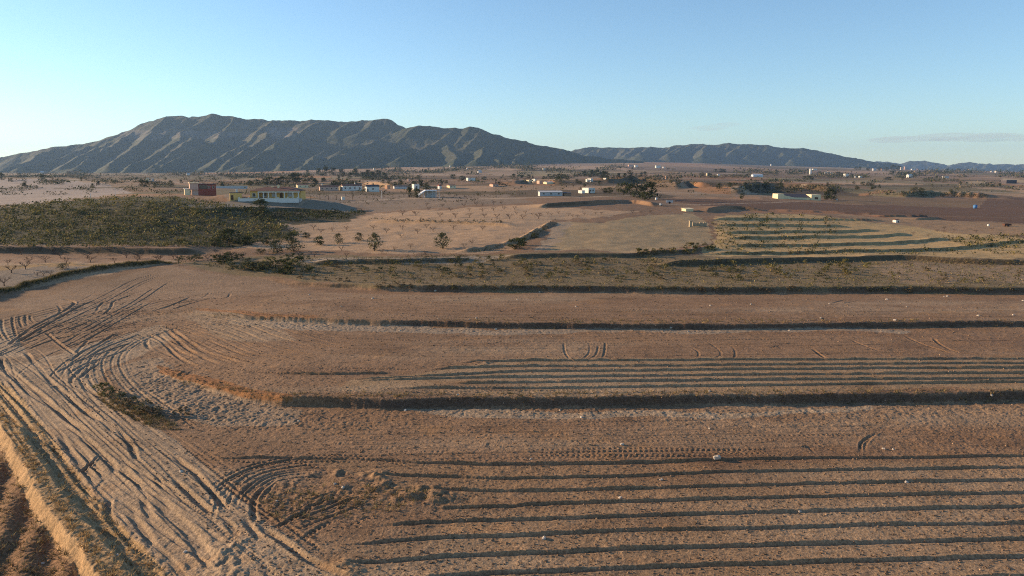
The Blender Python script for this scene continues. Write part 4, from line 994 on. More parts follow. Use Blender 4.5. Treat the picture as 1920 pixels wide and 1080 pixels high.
X, Y, Zg, W, H = place(404, 463, 349, 353.5)
v = tag(empty('garden_wall', (X, Y, Zg), math.radians(3)), 'long pale garden wall between the red house and the villa', 'wall')
b = MB(); b.box(-W / 2, W / 2, 0, .4, -1.5, H); b.build('wall', M['greyw'], v); b = MB(); b.box(-W / 2 - .05, W / 2 + .05, -.06, .46, H + .003, H + .15); b.build('coping', M['cream'], v)
house('farmhouse', 'low tiled farmhouse beyond the garden wall', (556, 580, 345, 352), 7.0, 24, 'cream', 'gable', 'tile', nwin=2)
house('shed', 'long grey shed left of the lean-to greenhouse', (738, 764, 348.5, 354), 6.0, 18, 'greyw', 'shed', 'darkroof', 'shed')
house('farmhouse', 'cream farmhouse right of the red roofed cabin', (840, 858, 346, 353), 7.0, 26, 'cream', 'gable', 'tile', nwin=2)
house('farmhouse', 'pink farmhouse on the orange bank below the white cube house', (921, 938, 344, 350), 7.0, 28, 'pinkw', 'gable', 'tile', nwin=2)

def lean_to():
    X, Y, Zg, W, H = place(785, 819, 356.5, 370.5)
    v = tag(empty('greenhouse', (X, Y, Zg), math.radians(12)), 'grey lean-to greenhouse with a sloping film roof and dark open front', 'greenhouse')
    r = MB(); r.prism([(-W * .5, -1, H * .25), (-W * .1, -1, H * .9), (-W * .1, -1, H), (-W * .5, -1, H * .33)], [(-W * .5, 9, H * .25), (-W * .1, 9, H * .9), (-W * .1, 9, H), (-W * .5, 9, H * .33)]); r.build('film_roof', M['film'], v)
    r = MB(); r.box(-W * .1 + .01, W * .5, -1, 9, H * .88, H * .98); r.build('roof', M['film'], v)
    b = MB(); b.box(-W * .1, W * .48, 4, 8.5, -1, H * .87); b.build('back_wall', M['greyw'], v)
    for k in range(5):
        p = MB(); xx = -W * .48 + W * .96 * k / 4; p.box(xx - .1, xx + .1, -.9, -.7, -1, H * (.27 if k == 0 else .6 if k == 1 else .87)); p.build('post', M['steel'], v)
lean_to()
house('greenhouse', 'white plastic greenhouse on the far plain in front of a dark slope', (1411, 1432, 327, 331.5), 10.0, 10, 'film', 'gable', 'film', 'greenhouse')

# stone gate pillar and its dry wall
X, Y, Zg, W, H = place(1293, 1297.5, 415, 425.5)
p = MB(); p.prism([(-W / 2, 0, -.5), (W / 2, 0, -.5), (W / 2, W, -.5), (-W / 2, W, -.5)], [(-W * .45, .02, H), (W * .45, .02, H), (W * .45, W * .95, H), (-W * .45, W * .95, H)]); p.box(-W * .55, W * .55, -.05, W * 1.05, H + .002, H + .18)
o = tag(p.build('stone_pillar', M['stonew']), 'square stone pillar lit yellow at the corner of the pale field', 'pillar'); o.location = (X, Y, Zg); o.rotation_euler = (0, 0, math.radians(14))
X1, Y1, Z1, W, H = place(1298.5, 1325, 417, 424)
p = MB(); n = 14
for k in range(n):
    a = -W / 2 + W * k / n; p.box(a, a + W / n - .02, R.uniform(-.08, 0), .5 + R.uniform(0, .08), -.6, H * R.uniform(.7, 1.0))
o = tag(p.build('dry_stone_wall', M['stonew']), 'dark dry stone wall running right from the stone pillar', 'wall'); o.location = (X1, Y1, Z1)
# well house
X, Y, Zg, W, H = place(1679, 1687, 411.5, 417.5)
v = tag(empty('well_house', (X, Y, Zg), .3), 'little white well house at the end of the terraces', 'well house')
b = MB(); b.box(-W / 2, W / 2, 0, W, -.8, H * .8); b.build('wall', M['white'], v); roof_mb('gable', W, W, H * .8, .1, H * .25).build('roof', M['tile'], v); door(v, W * .2, W * .3, H * .6)

def vehicle(name, label, px, yaw, body, cat):
    X, Y, Zg, L, H = place(*px)
    v = tag(empty(name, (X, Y, Zg), math.radians(yaw)), label, cat)
    w = L * .42; b = MB()
    prof = [(-L / 2, .22 * H), (L / 2, .22 * H), (L / 2, .62 * H), (L * .40, .66 * H), (L * .27, H), (-L * .46, H), (-L / 2, .9 * H)]
    b.prism([(x, 0, z) for x, z in prof], [(x, w, z) for x, z in prof]); b.build('body', M[body], v)
    g = MB(); g.prism([(L * .20, -.02, .66 * H), (L * .37, -.02, .66 * H), (L * .27, -.02, .92 * H), (L * .20, -.02, .92 * H)], [(L * .20, w + .02, .66 * H), (L * .37, w + .02, .66 * H), (L * .27, w + .02, .92 * H), (L * .20, w + .02, .92 * H)]); g.build('window', M['glass'], v)
    for xx in (-.3, .3):
        for yy in (-.03, w - .17):
            t = MB(); n = 12; r = H * .2
            ring = lambda y_: [(L * xx + r * math.cos(2 * math.pi * k / n), y_, r + r * math.sin(2 * math.pi * k / n)) for k in range(n)]
            t.prism(ring(yy), ring(yy + .2)); wh = t.build('wheel', M['rubber'], v)
vehicle('parked_van', 'white van parked in front of the long cream barn', (1526, 1535.5, 370.5, 375.5), -12, 'white', 'van')
vehicle('parked_van', 'white van standing on the track below the big dark trees', (1236.5, 1242.5, 381.5, 386), 60, 'white', 'van')
def cart(name, label, px, yaw, m):
    X, Y, Zg, L, H = place(*px); v = tag(empty(name, (X, Y, Zg), math.radians(yaw)), label, 'trailer'); w = L * .45
    b = MB(); b.box(-L / 2, L / 2, 0, w, H * .35, H * .45); b.box(-L / 2, L / 2, 0, .08, H * .452, H); b.box(-L / 2, L / 2, w - .08, w, H * .452, H); b.box(-L / 2, -L / 2 + .08, .082, w - .082, H * .452, H); b.build('body', M[m], v)
    d = MB(); d.limb((L / 2, w / 2, H * .4), (L * .72, w / 2, H * .3), .06, .05); d.build('drawbar', M['rust'], v)
    for yy in (-.16, w + .01):
        t = MB(); n = 12; r = H * .34
        ring = lambda y_: [(r * math.cos(2 * math.pi * k / n), y_, r + r * math.sin(2 * math.pi * k / n)) for k in range(n)]
        t.prism(ring(yy), ring(yy + .15)); t.build('wheel', M['rubber'], v)
cart('farm_trailer', 'rusty dark farm trailer at the edge of the red ploughed field', (1883, 1897, 419.5, 425), 8, 'rust')
cart('farm_trailer', 'grey farm trailer on the track right of the big dark trees', (1249, 1262, 376, 382), -10, 'greyw')
def tank(name, label, px, m):
    X, Y, Zg, W, H = place(*px); v = tag(empty(name, (X, Y, Zg)), label, 'tank'); n = 16
    ring = lambda r, z: [(r * math.cos(2 * math.pi * k / n), W / 2 + r * math.sin(2 * math.pi * k / n), z) for k in range(n)]
    b = MB(); b.prism(ring(W * .46, -.3), ring(W * .5, H * .85)); b.prism(ring(W * .5, H * .852), ring(W * .2, H * .97)); b.build('body', M[m], v, True)
    l = MB(); l.prism(ring(W * .16, H * .972), ring(W * .16, H * 1.02)); l.build('lid', M[m], v)
tank('water_tank', 'blue plastic water tank by the red ploughed field', (1827, 1834, 384, 391), 'bluep')
tank('water_tank', 'white water tank at the end of the big dark trees', (1228.5, 1233, 370.5, 375), 'white')
tank('water_tank', 'small white tank on the bare soil left of the rusty trailer', (1852.5, 1856.5, 420.5, 424), 'white')
tank('water_tank', 'white tank on the grass right of the dark barn tree', (1567.5, 1571, 372.5, 376), 'white')
def pole(name, label, px, py, hpx, m, cat, arm=False, group=None, wpx=0.8):
    X, Y, Zg = hit_g(px, py); h = hpx * Y / FOC; r = max(wpx * Y / FOC / 2, .06)
    v = tag(empty(name, (X, Y, Zg)), label, cat, group)
    b = MB(); b.limb((0, 0, -.5), (0, 0, h), r, r * .7, 8); b.build('shaft', M[m], v)
    if arm:
        a = MB(); a.box(-.9, .9, -.07, .07, h - .5, h - .35); c = a.build('crossarm', M[m], v)
        for xx in (-.75, 0, .75):
            i = MB(); i.limb((xx, 0, h - .35), (xx, 0, h - .15), .05, .04, 6); i.build('insulator', M['white'], c)
    else:
        a = MB(); a.limb((0, 0, h + .002), (0, 0, h + .1), r * .9, r * .3, 8); a.build('cap', M[m], v)
pole('marker_post', 'white post in front of a dark bush on the lavender field edge', 170, 372, 9, 'white', 'post', wpx=1.3)
pole('marker_post', 'tall thin white post on the lavender field edge', 216.5, 369, 16, 'white', 'post', wpx=.8)
pole('lamp_pole', 'white pole at the corner of the grey field', 716, 372, 14, 'steel', 'pole', wpx=1.2)
pole('utility_pole', 'thin pole right of the lean-to greenhouse', 823.5, 373, 18, 'steel', 'pole', arm=True)
pole('utility_pole', 'pale pole on the dark slope left of the orchard', 889, 381, 17, 'wood', 'pole', arm=True)
pole('utility_pole', 'thin pole before the grey farmhouse', 661, 374, 16, 'wood', 'pole', arm=True)
pole('utility_pole', 'wooden pole rising from the chalk slope above the scrub hill', 320, 390, 32, 'wood', 'pole', arm=True)
pole('marker_post', 'pole at the near corner of the grassed field beside the bank', 1297.5, 467, 7, 'white', 'post', wpx=1.0)
for k, (xx, yy, hh) in enumerate(((930, 362, 13), (1000, 357, 12), (1075, 353, 11), (1150, 350, 10), (1245, 347, 10), (1320, 344, 9), (1400, 340, 9), (1475, 337, 8))):
    pole('utility_pole', '%s utility pole from the left in the line crossing the plain' % nth(k + 1), xx, yy, hh, 'wood', 'pole', arm=True, group='power line across the plain', wpx=.5)
for k, xx in enumerate((583, 600, 616, 631)):
    pole('fence_post', '%s dark fence post from the left beyond the villa' % nth(k + 1), xx, 374.5, 8, 'wood', 'post', group='fence posts beyond the villa', wpx=1.2)
house('utility_box', 'white utility box right of the dark fence posts', (641.5, 646.5, 369, 375), 1.0, 30, 'white', 'flat', 'cream', 'utility box')

# ---- foliage
def crown(seed, shape, nclump, nleaf, leaf, cols, squash=0.7, bottom=0.15):
    r = random.Random(seed); mb = MB()
    for c in range(nclump):
        while True:
            x, y, z = r.uniform(-1, 1), r.uniform(-1, 1), r.uniform(0, 1)
            rad = shape(z)
            q = math.hypot(x, y)
            if q <= 1 and q > 0.35 * r.random(): break
        a = r.uniform(0.75, 1.0)
        cx, cy, cz = x * rad * a, y * rad * a, bottom + z * (1 - bottom)
        cr = r.uniform(.13, .21) * (0.6 + rad); base = r.choice(cols); t = r.uniform(.7, 1.3)
        for k in range(nleaf):
            d = Vector((r.gauss(0, 1), r.gauss(0, 1), r.gauss(0, .8))).normalized() * cr * r.random() ** .4
            p = Vector((cx, cy, cz)) + d; p.z = max(p.z, 0.02)
            n = Vector((r.gauss(0, 1), r.gauss(0, 1), r.gauss(0, 1) + .4)).normalized(); u = n.orthogonal().normalized(); w = n.cross(u); s = 1.25 * leaf * r.uniform(.6, 1.4)
            tt = t * r.uniform(.85, 1.15); cc = tuple(v * tt for v in base)
            mb.face([p - u * s, p - w * s * .55, p + u * s, p + w * s * .6], cc)
    return mb
GREENS = [(.050, .058, .020), (.065, .066, .024), (.040, .048, .020)]
PINES = [(.030, .042, .018), (.040, .048, .020), (.026, .036, .018)]
OLIVES = [(.105, .100, .052), (.085, .085, .040), (.12, .105, .060)]
YELS = [(.22, .17, .055), (.14, .12, .045), (.11, .10, .04)]
DRYS = [(.16, .115, .065), (.13, .10, .06), (.10, .085, .05)]
dome = lambda z: 0.5 * math.sqrt(max(1 - (2 * z - 0.8) ** 2 / 1.45, .03))
def trunk_mb(h, r, seed, spread=.22):
    g = random.Random(seed); m = MB(); m.limb((0, 0, -.04), (0, 0, h), r, r * .7, 7)
    for k in range(4):
        a = k * 1.6 + g.uniform(-.3, .3); e = (math.cos(a) * spread, math.sin(a) * spread, h + g.uniform(.18, .34)); m.limb((0, 0, h * .85), e, r * .55, r * .2, 5)
    return m
def proto(name, cat, crown_, tr, lab='tree'):
    o = tag(empty(name, (0, -400, -60)), lab, cat)
    crown_.build('crown', M['leaf'], o); tr.build('trunk', M['bark'], o); return o
PT = {
 'round': [proto('broadleaf_tree', 'tree', crown(100 + i, dome, 46, 13, .042, GREENS, bottom=.12), trunk_mb(.28, .035, i)) for i in range(3)],
 'pine': [proto('pine_tree', 'tree', crown(120 + i, lambda z: .42 * (1 - .75 * z) + .1, 48, 13, .038, PINES, bottom=.10), trunk_mb(.3, .03, i, .15)) for i in range(3)],
 'cypress': [proto('cypress_tree', 'tree', crown(140 + i, lambda z: .15 * math.sqrt(max(1 - z, .05)) + .03, 34, 13, .03, PINES, bottom=.05), trunk_mb(.1, .03, i, .05)) for i in range(2)],
 'olive': [proto('olive_tree', 'tree', crown(160 + i, dome, 46, 13, .038, OLIVES, bottom=.12), trunk_mb(.25, .04, i)) for i in range(3)],
}
def shrub_proto(name, seed, cols, nc, nl, leaf):
    o = crown(seed, lambda z: .62 * math.sqrt(max(1 - z * z, .05)), nc, nl, leaf, cols, bottom=.05).build(name, M['leaf']); o.location = (0, -400, -60); return tag(o, 'shrub', 'shrub')
SH = {'olive': [shrub_proto('shrub', 200 + i, OLIVES, 14, 11, .07) for i in range(3)], 'yellow': [shrub_proto('shrub', 210 + i, YELS, 14, 11, .07) for i in range(3)],
      'dry': [shrub_proto('shrub', 220 + i, DRYS, 12, 11, .075) for i in range(3)], 'green': [shrub_proto('shrub', 230 + i, GREENS, 16, 12, .065) for i in range(3)]}
def bare_proto(seed):
    g = random.Random(seed); t = MB(); c = MB()
    t.limb((0, 0, -.05), (0.01, 0, .26), .036, .028, 7)
    def grow(p, d, L, r, lev, mb):
        q = p + d * L; mb.limb(p, q, r, r * .62, 5 if lev < 2 else 3)
        if lev >= 3: return
        for k in range(3 if lev < 2 else 3):
            nd = (d + Vector((g.gauss(0, .5), g.gauss(0, .5), g.gauss(.12, .3)))).normalized()
            grow(p + d * L * g.uniform(.65, 1), nd, L * g.uniform(.55, .8), r * .6, lev + 1, c)
    for k in range(4):
        a = k * math.pi / 2 + g.uniform(-.4, .4); grow(Vector((0.01, 0, .25)), Vector((math.cos(a) * .75, math.sin(a) * .75, .75)).normalized(), .30, .020, 0, t if k < 9 else c)
    o = tag(empty('almond_tree', (0, -400, -60)), 'bare almond tree', 'tree'); t.build('trunk', M['bark'], o); c.build('crown', M['bark'], o); return o
PT['bare'] = [bare_proto(300 + i) for i in range(4)]
PROTOS = [o for l in list(PT.values()) + list(SH.values()) for o in l]

def stand(kind, px, py, hpx, label, group, wide=1.0, lib=None, i=None):
    X, Y, Zg = hit_g(px, py); h = hpx * Y / FOC
    o = (lib or PT)[kind]; o = o[R.randrange(len(o))] if i is None else o[i % len(o)]
    return dup(o, (X, Y, ground_z(X, Y) - .03 * h), R.uniform(0, 6.28), (h * wide * R.uniform(.9, 1.1), h * wide * R.uniform(.9, 1.1), h), label, group)

# single trees by name
NAMED = [('round', 490, 402, 23, 1.3, 'big dark bushy tree below the villa terrace', None), ('pine', 1218, 373, 27, 1.35, 'largest dark rounded pine of the clump beside the white house', None),
 ('pine', 1198, 370, 20, 1.2, 'dark pine in the middle of the clump beside the white house', None), ('round', 1183, 368, 18, 1.2, 'green tree left of centre in the clump beside the white house', None),
 ('round', 1171, 363, 19, .9, 'taller light green tree at the left of the dark clump', None), ('olive', 1159, 361, 14, .8, 'small yellowish tree at the left edge of the dark clump', None),
 ('round', 1209, 375, 14, 1.2, 'low dark tree in front of the big dark clump', None), ('round', 1143, 362, 9, 1.4, 'low green bush right of the white house', None), ('round', 1134, 362, 8, 1.3, 'low dark bush touching the white house', None),
 ('pine', 1558, 375, 18, 1.3, 'dark tree beside the long cream barn', None), ('round', 1550, 374, 13, .9, 'lighter tree between the barn and the dark tree', None),
 ('olive', 830, 466, 24, 1.2, 'pale olive tree standing alone in the orchard', None), ('olive', 702, 470, 27, 1.0, 'large grey olive tree by the pale track', None), ('round', 968, 466, 18, 1.5, 'dark green tree at the corner of the sloping track', None),
 ('round', 983, 460, 13, 1.2, 'smaller green tree just behind the corner tree of the sloping track', None), ('round', 1003, 446, 8, 1.8, 'low bush halfway up the sloping track', None), ('olive', 636, 456, 15, 1.2, 'round olive tree between the bushes and the orchard', None),
 ('olive', 672, 451, 12, 1.3, 'small round olive tree behind the large grey olive', None), ('round', 598, 459, 14, 1.3, 'dark olive bush alone on the pale field', None), ('olive', 551, 472, 18, 1.7, 'broad grey bush at the front of the olive clump', None),
 ('olive', 520, 474, 19, 1.5, 'brownish bush at the front left of the olive clump', None), ('round', 545, 452, 14, 1.5, 'green tree behind the broad grey bush', None), ('round', 500, 458, 12, 1.6, 'green bush in the middle of the olive clump', None),
 ('round', 463, 460, 13, 1.7, 'green bush left in the olive clump', None), ('round', 574, 446, 9, 1.5, 'small green bush at the right end of the olive clump', None), ('olive', 489, 476, 9, 2.0, 'low flat bush in front of the olive clump', None),
 ('round', 430, 456, 22, 1.8, 'massive dark bush at the foot of the scrub hill', None), ('round', 405, 460, 12, 1.5, 'dark bush left of the massive bush at the hill foot', None),
 ('olive', 118, 504, 9, 2.2, 'low grey green bush beside the upper road', None), ('olive', 372, 485, 8, 1.6, 'round grey bush among the almonds near the road bend', None),
 ('round', 3, 338, 11, 1.0, 'dark tree at the frame edge of the left plain', None), ('round', 37, 332, 6, 1.0, 'small faint tree on the left plain', None), ('round', 81, 339, 9, 1.3, 'round dark tree above the lavender field', None),
 ('round', 270, 351, 12, 1.4, 'dark tree below the bright cream cottage', None), ('olive', 320, 351, 10, 1.3, 'yellow green tree right of the cream cottage', None), ('olive', 291, 350, 6, 1.1, 'little yellow bush between two trees on the left plain', None),
 ('pine', 590, 351, 14, 1.2, 'tall dark tree behind the pink farmhouse', None), ('olive', 572, 349, 10, 1.2, 'yellow green tree beside the tall dark tree', None), ('round', 1437, 352, 10, 1.3, 'dark tree on the shaded slope above the terraces', None), ('round', 1462, 355, 11, 1.2, 'dark tree on the shaded slope left of the barn', None),
 ('round', 1348, 354, 9, 1.1, 'round green tree on the orange slope', None), ('round', 1369, 351, 8, 1.1, 'round dark tree right of the orange slope hut', None), ('cypress', 1397, 352, 9, 1.8, 'two tone cypress on the orange slope', None), ('round', 1391, 373, 9, .8, 'green bush beside the orange clay heap', None),
 ('olive', 1715, 360, 8, 2.2, 'yellow bush on top of the dark hedge bank', None), ('round', 1728, 362, 7, 1.6, 'dark bush at the end of the dark hedge bank', None), ('olive', 1748, 350, 4, 1.2, 'pale shrub on the right plain', None),
 ('round', 782, 371, 16, .8, 'dark conifer left of the lean-to greenhouse', None), ('cypress', 768, 370, 17, 1.5, 'dark cypress at the end of the grey field', None), ('cypress', 791, 348, 9, 1.6, 'cypress behind the white narrow farmhouse', None), ('round', 800, 356, 9, 1.5, 'dark tree right of the white narrow farmhouse', None),
 ('round', 827, 343, 5, 1.3, 'small dark tree behind the red roofed cabin', None), ('cypress', 635, 339, 9, 2, 'lone dark cypress above the farmhouses', None), ('round', 741, 348, 6, 1.0, 'dark bush right of the orange hut', None), ('olive', 729, 345, 7, 1.0, 'yellow tree behind the orange hut', None),
 ('round', 850, 336, 7, 1.5, 'dark tree left of the white cube house', None), ('round', 867, 338, 7, 1.8, 'dark bush in front of the white cube house', None), ('round', 908, 338, 6, 1.5, 'dark tree right of the white cube house', None),
 ('round', 1783, 362, 6, 1.0, 'round dark tree on the hedge bank', None), ('round', 1455, 324, 5, 1.2, 'lone dark tree on the middle plain', None), ('pine', 1665, 338, 5, 3.0, 'wide dark bush on the right plain', None)]
for kd, x, y, h, w, lab, g in NAMED: stand(kd, x, y, h * 1.2, lab, g, w)
# loose belts of trees between the farms
BELT = [(600, 960, 337, 349, 20, 5, 9, 'dark tree from the left in the belt right of the farmhouses'), (960, 1340, 328, 352, 24, 4, 8, 'dark tree from the left in the belt of the central plain'),
        (1340, 1640, 338, 358, 18, 4, 8, 'dark tree from the left on the plain around the barn'), (1640, 1920, 336, 352, 12, 3, 6, 'dark tree from the left on the far right plain'), (10, 470, 337, 352, 16, 4, 8, 'dark tree from the left between villa and frame edge')]
def belts():
    for x0, x1, y0, y1, n, h0, h1, lab in BELT:
        pts = []
        while len(pts) < n:
            c = (R.uniform(x0, x1), R.uniform(y0, y1))
            for _ in range(R.choice((1, 1, 2, 3))): pts.append((c[0] + R.uniform(-9, 9), c[1] + R.uniform(-1, 1)))
        for k, (x, y) in enumerate(sorted(pts[:n])): stand(R.choice(('round', 'round', 'pine', 'olive', 'cypress')), x, y, R.uniform(h0, h1), nth(k + 1) + ' ' + lab, lab.split(' from the left ')[0] + 's ' + lab.split(' from the left ')[1], R.uniform(1.0, 1.6))
belts()
# rows of trees, counted from the left
ROWS = [('pine', [(577, 327, 6), (598, 329, 9), (611, 330, 12), (625, 329, 10), (641, 332, 10), (656, 335, 8), (667, 332, 11), (680, 333, 7), (690, 334, 11), (699, 335, 9), (710, 334, 10), (721, 337, 9)], 1.1, 'pine tree from the left in the far row above the farmhouses', 'far row of pines'),
 ('round', [(470, 348, 7), (482, 347, 8), (497, 346, 8), (507, 345, 9), (519, 346, 9), (529, 346, 10), (538, 345, 9), (551, 343, 12), (561, 343, 13), (579, 340, 10)], 1.3, 'dark tree from the left in the grove behind the villa', 'grove behind the villa'),
 ('pine', [(1096, 331, 7), (1110, 332, 9), (1119, 331, 9), (1126, 334, 8), (1131, 331, 7), (1136, 336, 10)], 1.2, 'tree from the left in the clump on the orange slope', 'clump on the orange slope'),
 ('cypress', [(1160, 333, 6), (1171, 333, 6), (1181, 334, 10), (1203, 331, 6), (1209, 330, 6)], 2.6, 'upright tree from the left along the dark mound', 'trees on the dark mound'),
 ('round', [(991, 335, 5), (1030, 333, 5), (1040, 335, 6), (1050, 335, 7), (1058, 334, 5), (1020, 336, 4), (1046, 337, 5), (1064, 337, 5)], 1.4, 'dark tree from the left behind the cream houses', 'trees behind the cream houses'),
 ('round', [(1342, 323, 4), (1352, 323, 5), (1358, 323, 4), (1330, 330, 4), (1318, 330, 3)], 1.5, 'tree from the left in the dark scrub on the middle plain', 'trees in the plain scrub'),
 ('round', [(1605, 318, 4), (1612, 319, 4), (1627, 320, 4), (1650, 320, 4), (1662, 320, 5), (1674, 320, 7), (1685, 320, 6), (1672, 327, 5), (1690, 328, 4), (1698, 332, 5), (1571, 329, 5), (1578, 331, 5)], 1.3, 'tree from the left around the village houses', 'village trees'),
 ('round', [(1508, 336, 4), (1515, 337, 5), (1521, 337, 5), (1601, 345, 3), (1618, 347, 4), (1628, 348, 4), (1635, 348, 4)], 1.7, 'dark bush from the left on the brown plain below the village', 'bushes below the village')]
for kd, pts, w, lab, g in ROWS:
    for k, (x, y, h) in enumerate(sorted(pts)): stand(kd, x, y, h * 1.45, nth(k + 1) + ' ' + lab, g, w)
# almond orchards: rows running across the slope
ORCH = [([(8, 536), (22, 512), (48, 505)], 24, 'beside the lower pale field at the frame edge'), ([(70, 518), (82, 517), (95, 516), (128, 500)], 13, 'along the edge of the pale field above the road'),
 ([(15, 497), (55, 494), (85, 492), (125, 494), (170, 492), (215, 493), (258, 492), (300, 490), (335, 489)], 17, 'in the front row left of the road bend'),
 ([(40, 478), (100, 477), (113, 484), (165, 484), (184, 477), (237, 484), (262, 486), (296, 490), (325, 485), (415, 484), (434, 483), (455, 484), (355, 488), (390, 489)], 17, 'in the second row under the scrub hill'),
 ([(20, 471), (75, 470), (140, 470), (205, 471), (275, 471), (345, 474), (405, 476)], 12, 'in the back row under the scrub hill'),
 ([(517, 436), (542, 436), (588, 430), (602, 438), (623, 434), (650, 432), (700, 430), (725, 437), (754, 431), (783, 438), (812, 434), (752, 446), (800, 428), (850, 430), (905, 432)], 13, 'in the middle row of the pink orchard'),
 ([(650, 482), (716, 476), (798, 478), (870, 465), (885, 458), (640, 470), (740, 470), (770, 466), (560, 480), (590, 482)], 13, 'in the near row by the pale track'),
 ([(825, 407), (854, 408), (880, 408), (908, 408), (932, 410), (955, 410), (780, 405), (755, 404), (980, 411), (1010, 410)], 14, 'in the back row of the pink orchard'),
 ([(968, 402), (985, 401), (998, 404), (1012, 404), (1027, 402), (1034, 404), (1047, 401), (1066, 405), (1073, 407), (1083, 408), (1096, 404), (1117, 402), (1127, 403), (1186, 400), (1202, 401), (1220, 400)], 8, 'in the thin row along the back of the pale field'),
 ([(905, 397), (880, 396), (845, 396), (804, 394), (925, 395), (945, 394), (965, 393)], 10, 'in the far row above the pink orchard'),
 ([(1712, 440), (1757, 435), (1770, 437), (1771, 430), (1790, 434), (1740, 444), (1830, 436), (1860, 432)], 8, 'on the bare slope right of the terraces'),
 ([(893, 385), (905, 386), (870, 388), (925, 384), (940, 383), (830, 388), (800, 387)], 9, 'in the shaded corner below the greenhouse')]
for pts, h, where in ORCH:
    for k, (x, y) in enumerate(sorted(pts)):
        stand('bare', x, y, h * .88 * R.uniform(.9, 1.15), '%s bare almond from left %s' % (nth(k + 1), where), 'almond trees ' + where, 1.25)
# shrubs
def scatter(poly, n, dense=None):
    xs = [p[0] for p in poly]; ys = [p[1] for p in poly]; out = []
    while len(out) < n:
        a, b = R.uniform(min(xs), max(xs)), R.uniform(min(ys), max(ys))
        if inpoly(np.array([a]), np.array([b]), poly)[0] and (dense is None or R.random() < dense(a, b)): out.append((a, b))
    return out
SCRUB = [(scatter([(330, 492), (420, 484), (520, 483), (575, 486), (560, 500), (600, 515), (520, 513), (400, 503)], 52), ['olive', 'olive', 'green', 'yellow'], (9, 16), '%s shrub in the thicket at the road bend', 'thicket at the road bend'),
 (scatter([(600, 498), (760, 490), (960, 486), (1240, 486), (1240, 525), (960, 526), (700, 522)], 78), ['olive', 'yellow', 'dry', 'yellow', 'green'], (6, 12), '%s shrub on the wild terrace in the middle', 'shrubs on the wild middle terrace'),
 (scatter([(1240, 500), (1580, 492), (1640, 500), (1600, 530), (1240, 528)], 40), ['yellow', 'yellow', 'olive'], (7, 12), '%s bush on the grassy terrace right of the middle', 'bushes on the grassy right terrace'),
 (scatter([(1640, 505), (1920, 500), (1920, 530), (1640, 532)], 14), ['dry', 'yellow'], (5, 9), '%s low shrub on the stony ground at the right edge', 'low shrubs at the right edge'),
 (scatter([(560, 521), (800, 536), (1100, 540), (1500, 543), (1920, 543), (1920, 549), (960, 546), (700, 540), (560, 527)], 52), ['dry', 'dry', 'olive'], (5, 9), '%s scrubby shrub on the shaded bank above the ploughed terrace', 'shrubs on the shaded bank'),
 (scatter([(1190, 474), (1270, 466), (1330, 460), (1345, 468), (1300, 476), (1200, 480)], 26), ['green', 'olive', 'yellow'], (6, 11), '%s shrub on the bank below the pale field', 'shrubs below the pale field'),
 ([(195, 738), (206, 742), (262, 768), (275, 775), (290, 778), (250, 756), (240, 762), (300, 782), (225, 752), (340, 778)], ['yellow', 'olive', 'dry', 'dry'], (10, 26), '%s shrub on the mound beside the dirt road', 'shrubs on the mound by the road')]
COLW = {'olive': 'grey green', 'yellow': 'yellowish', 'dry': 'dry brown', 'green': 'dark green'}
SIZEW = lambda t: 'small' if t < .34 else ('large' if t > .67 else 'medium')
for pts, kinds, (h0, h1), lab, g in SCRUB:
    for (x, y) in pts:
        t = R.random(); kd = R.choice(kinds); stand(kd, x, y, h0 + t * (h1 - h0), lab % (SIZEW(t) + ' ' + COLW[kd]), g + ' ' + SIZEW(t) + ' ' + COLW[kd], R.uniform(1.1, 1.9), SH)
for o in PROTOS:
    for ch in list(o.children): bpy.data.objects.remove(ch)
    bpy.data.objects.remove(o)

# uncounted growth: one object each
def mass(name, pts, hpx, cols, label, nq=14, m='leaf', flat=1.3, minh=0.0, big=0.0):
    mb = MB()
    for (x, y) in pts:
        X, Y, Zg = hit_g(x, y); h = max(hpx * R.uniform(.5, 1.4) * (2.0 if R.random() < big else 1.0) * Y / FOC, minh); base = R.choice(cols)
        for k in range(nq):
            p = Vector((X + R.gauss(0, .4) * h * flat, Y + R.gauss(0, .4) * h * flat, Zg + h * abs(R.gauss(.35, .3)))); s = h * R.uniform(.16, .34)
            n = Vector((R.gauss(0, 1), R.gauss(0, 1), R.gauss(0, 1) + .4)).normalized(); u = n.orthogonal().normalized(); w = n.cross(u); t = R.uniform(.75, 1.25)
            mb.face([p - u * s, p - w * s * .6, p + u * s, p + w * s * .6], tuple(v * t for v in base))
    o = mb.build(name, M[m]); o['kind'] = 'stuff'; o['label'] = label; return o
LH = [(-60, 396), (0, 388), (150, 374), (250, 369), (340, 371), (440, 388), (480, 396), (560, 438), (540, 452), (430, 464), (-60, 463)]
mass('undergrowth', scatter(LH, 3000), 6.5, OLIVES + YELS + YELS + YELS + GREENS + [(.24, .18, .07)], 'low olive scrub covering the hill on the left', 10)
mass('scrub', scatter([(470, 396), (690, 397), (650, 411), (560, 417), (480, 417)], 420), 5.0, GREENS + [(.03, .028, .02)], 'dark scrub in the hollow right of the villa hill', 10)
mass('scrub', scatter([(1335, 420), (1345, 404), (1480, 402), (1570, 406), (1560, 470), (1335, 472), (1350, 445)], 230) + scatter([(1770, 446), (1920, 440), (1920, 466), (1800, 462)], 150) + scatter([(1340, 472), (1920, 466), (1920, 478), (1340, 478)], 90),
     5.5, YELS + OLIVES + GREENS, 'clumps of scrub on the terraced hill', 12)
mass('scrub', scatter([(340, 494), (960, 484), (1920, 490), (1920, 546), (960, 542), (520, 514)], 2800), 4.4, DRYS + OLIVES + YELS + [(.2, .15, .08)], 'low dry scrub over the wild terrace', 8)
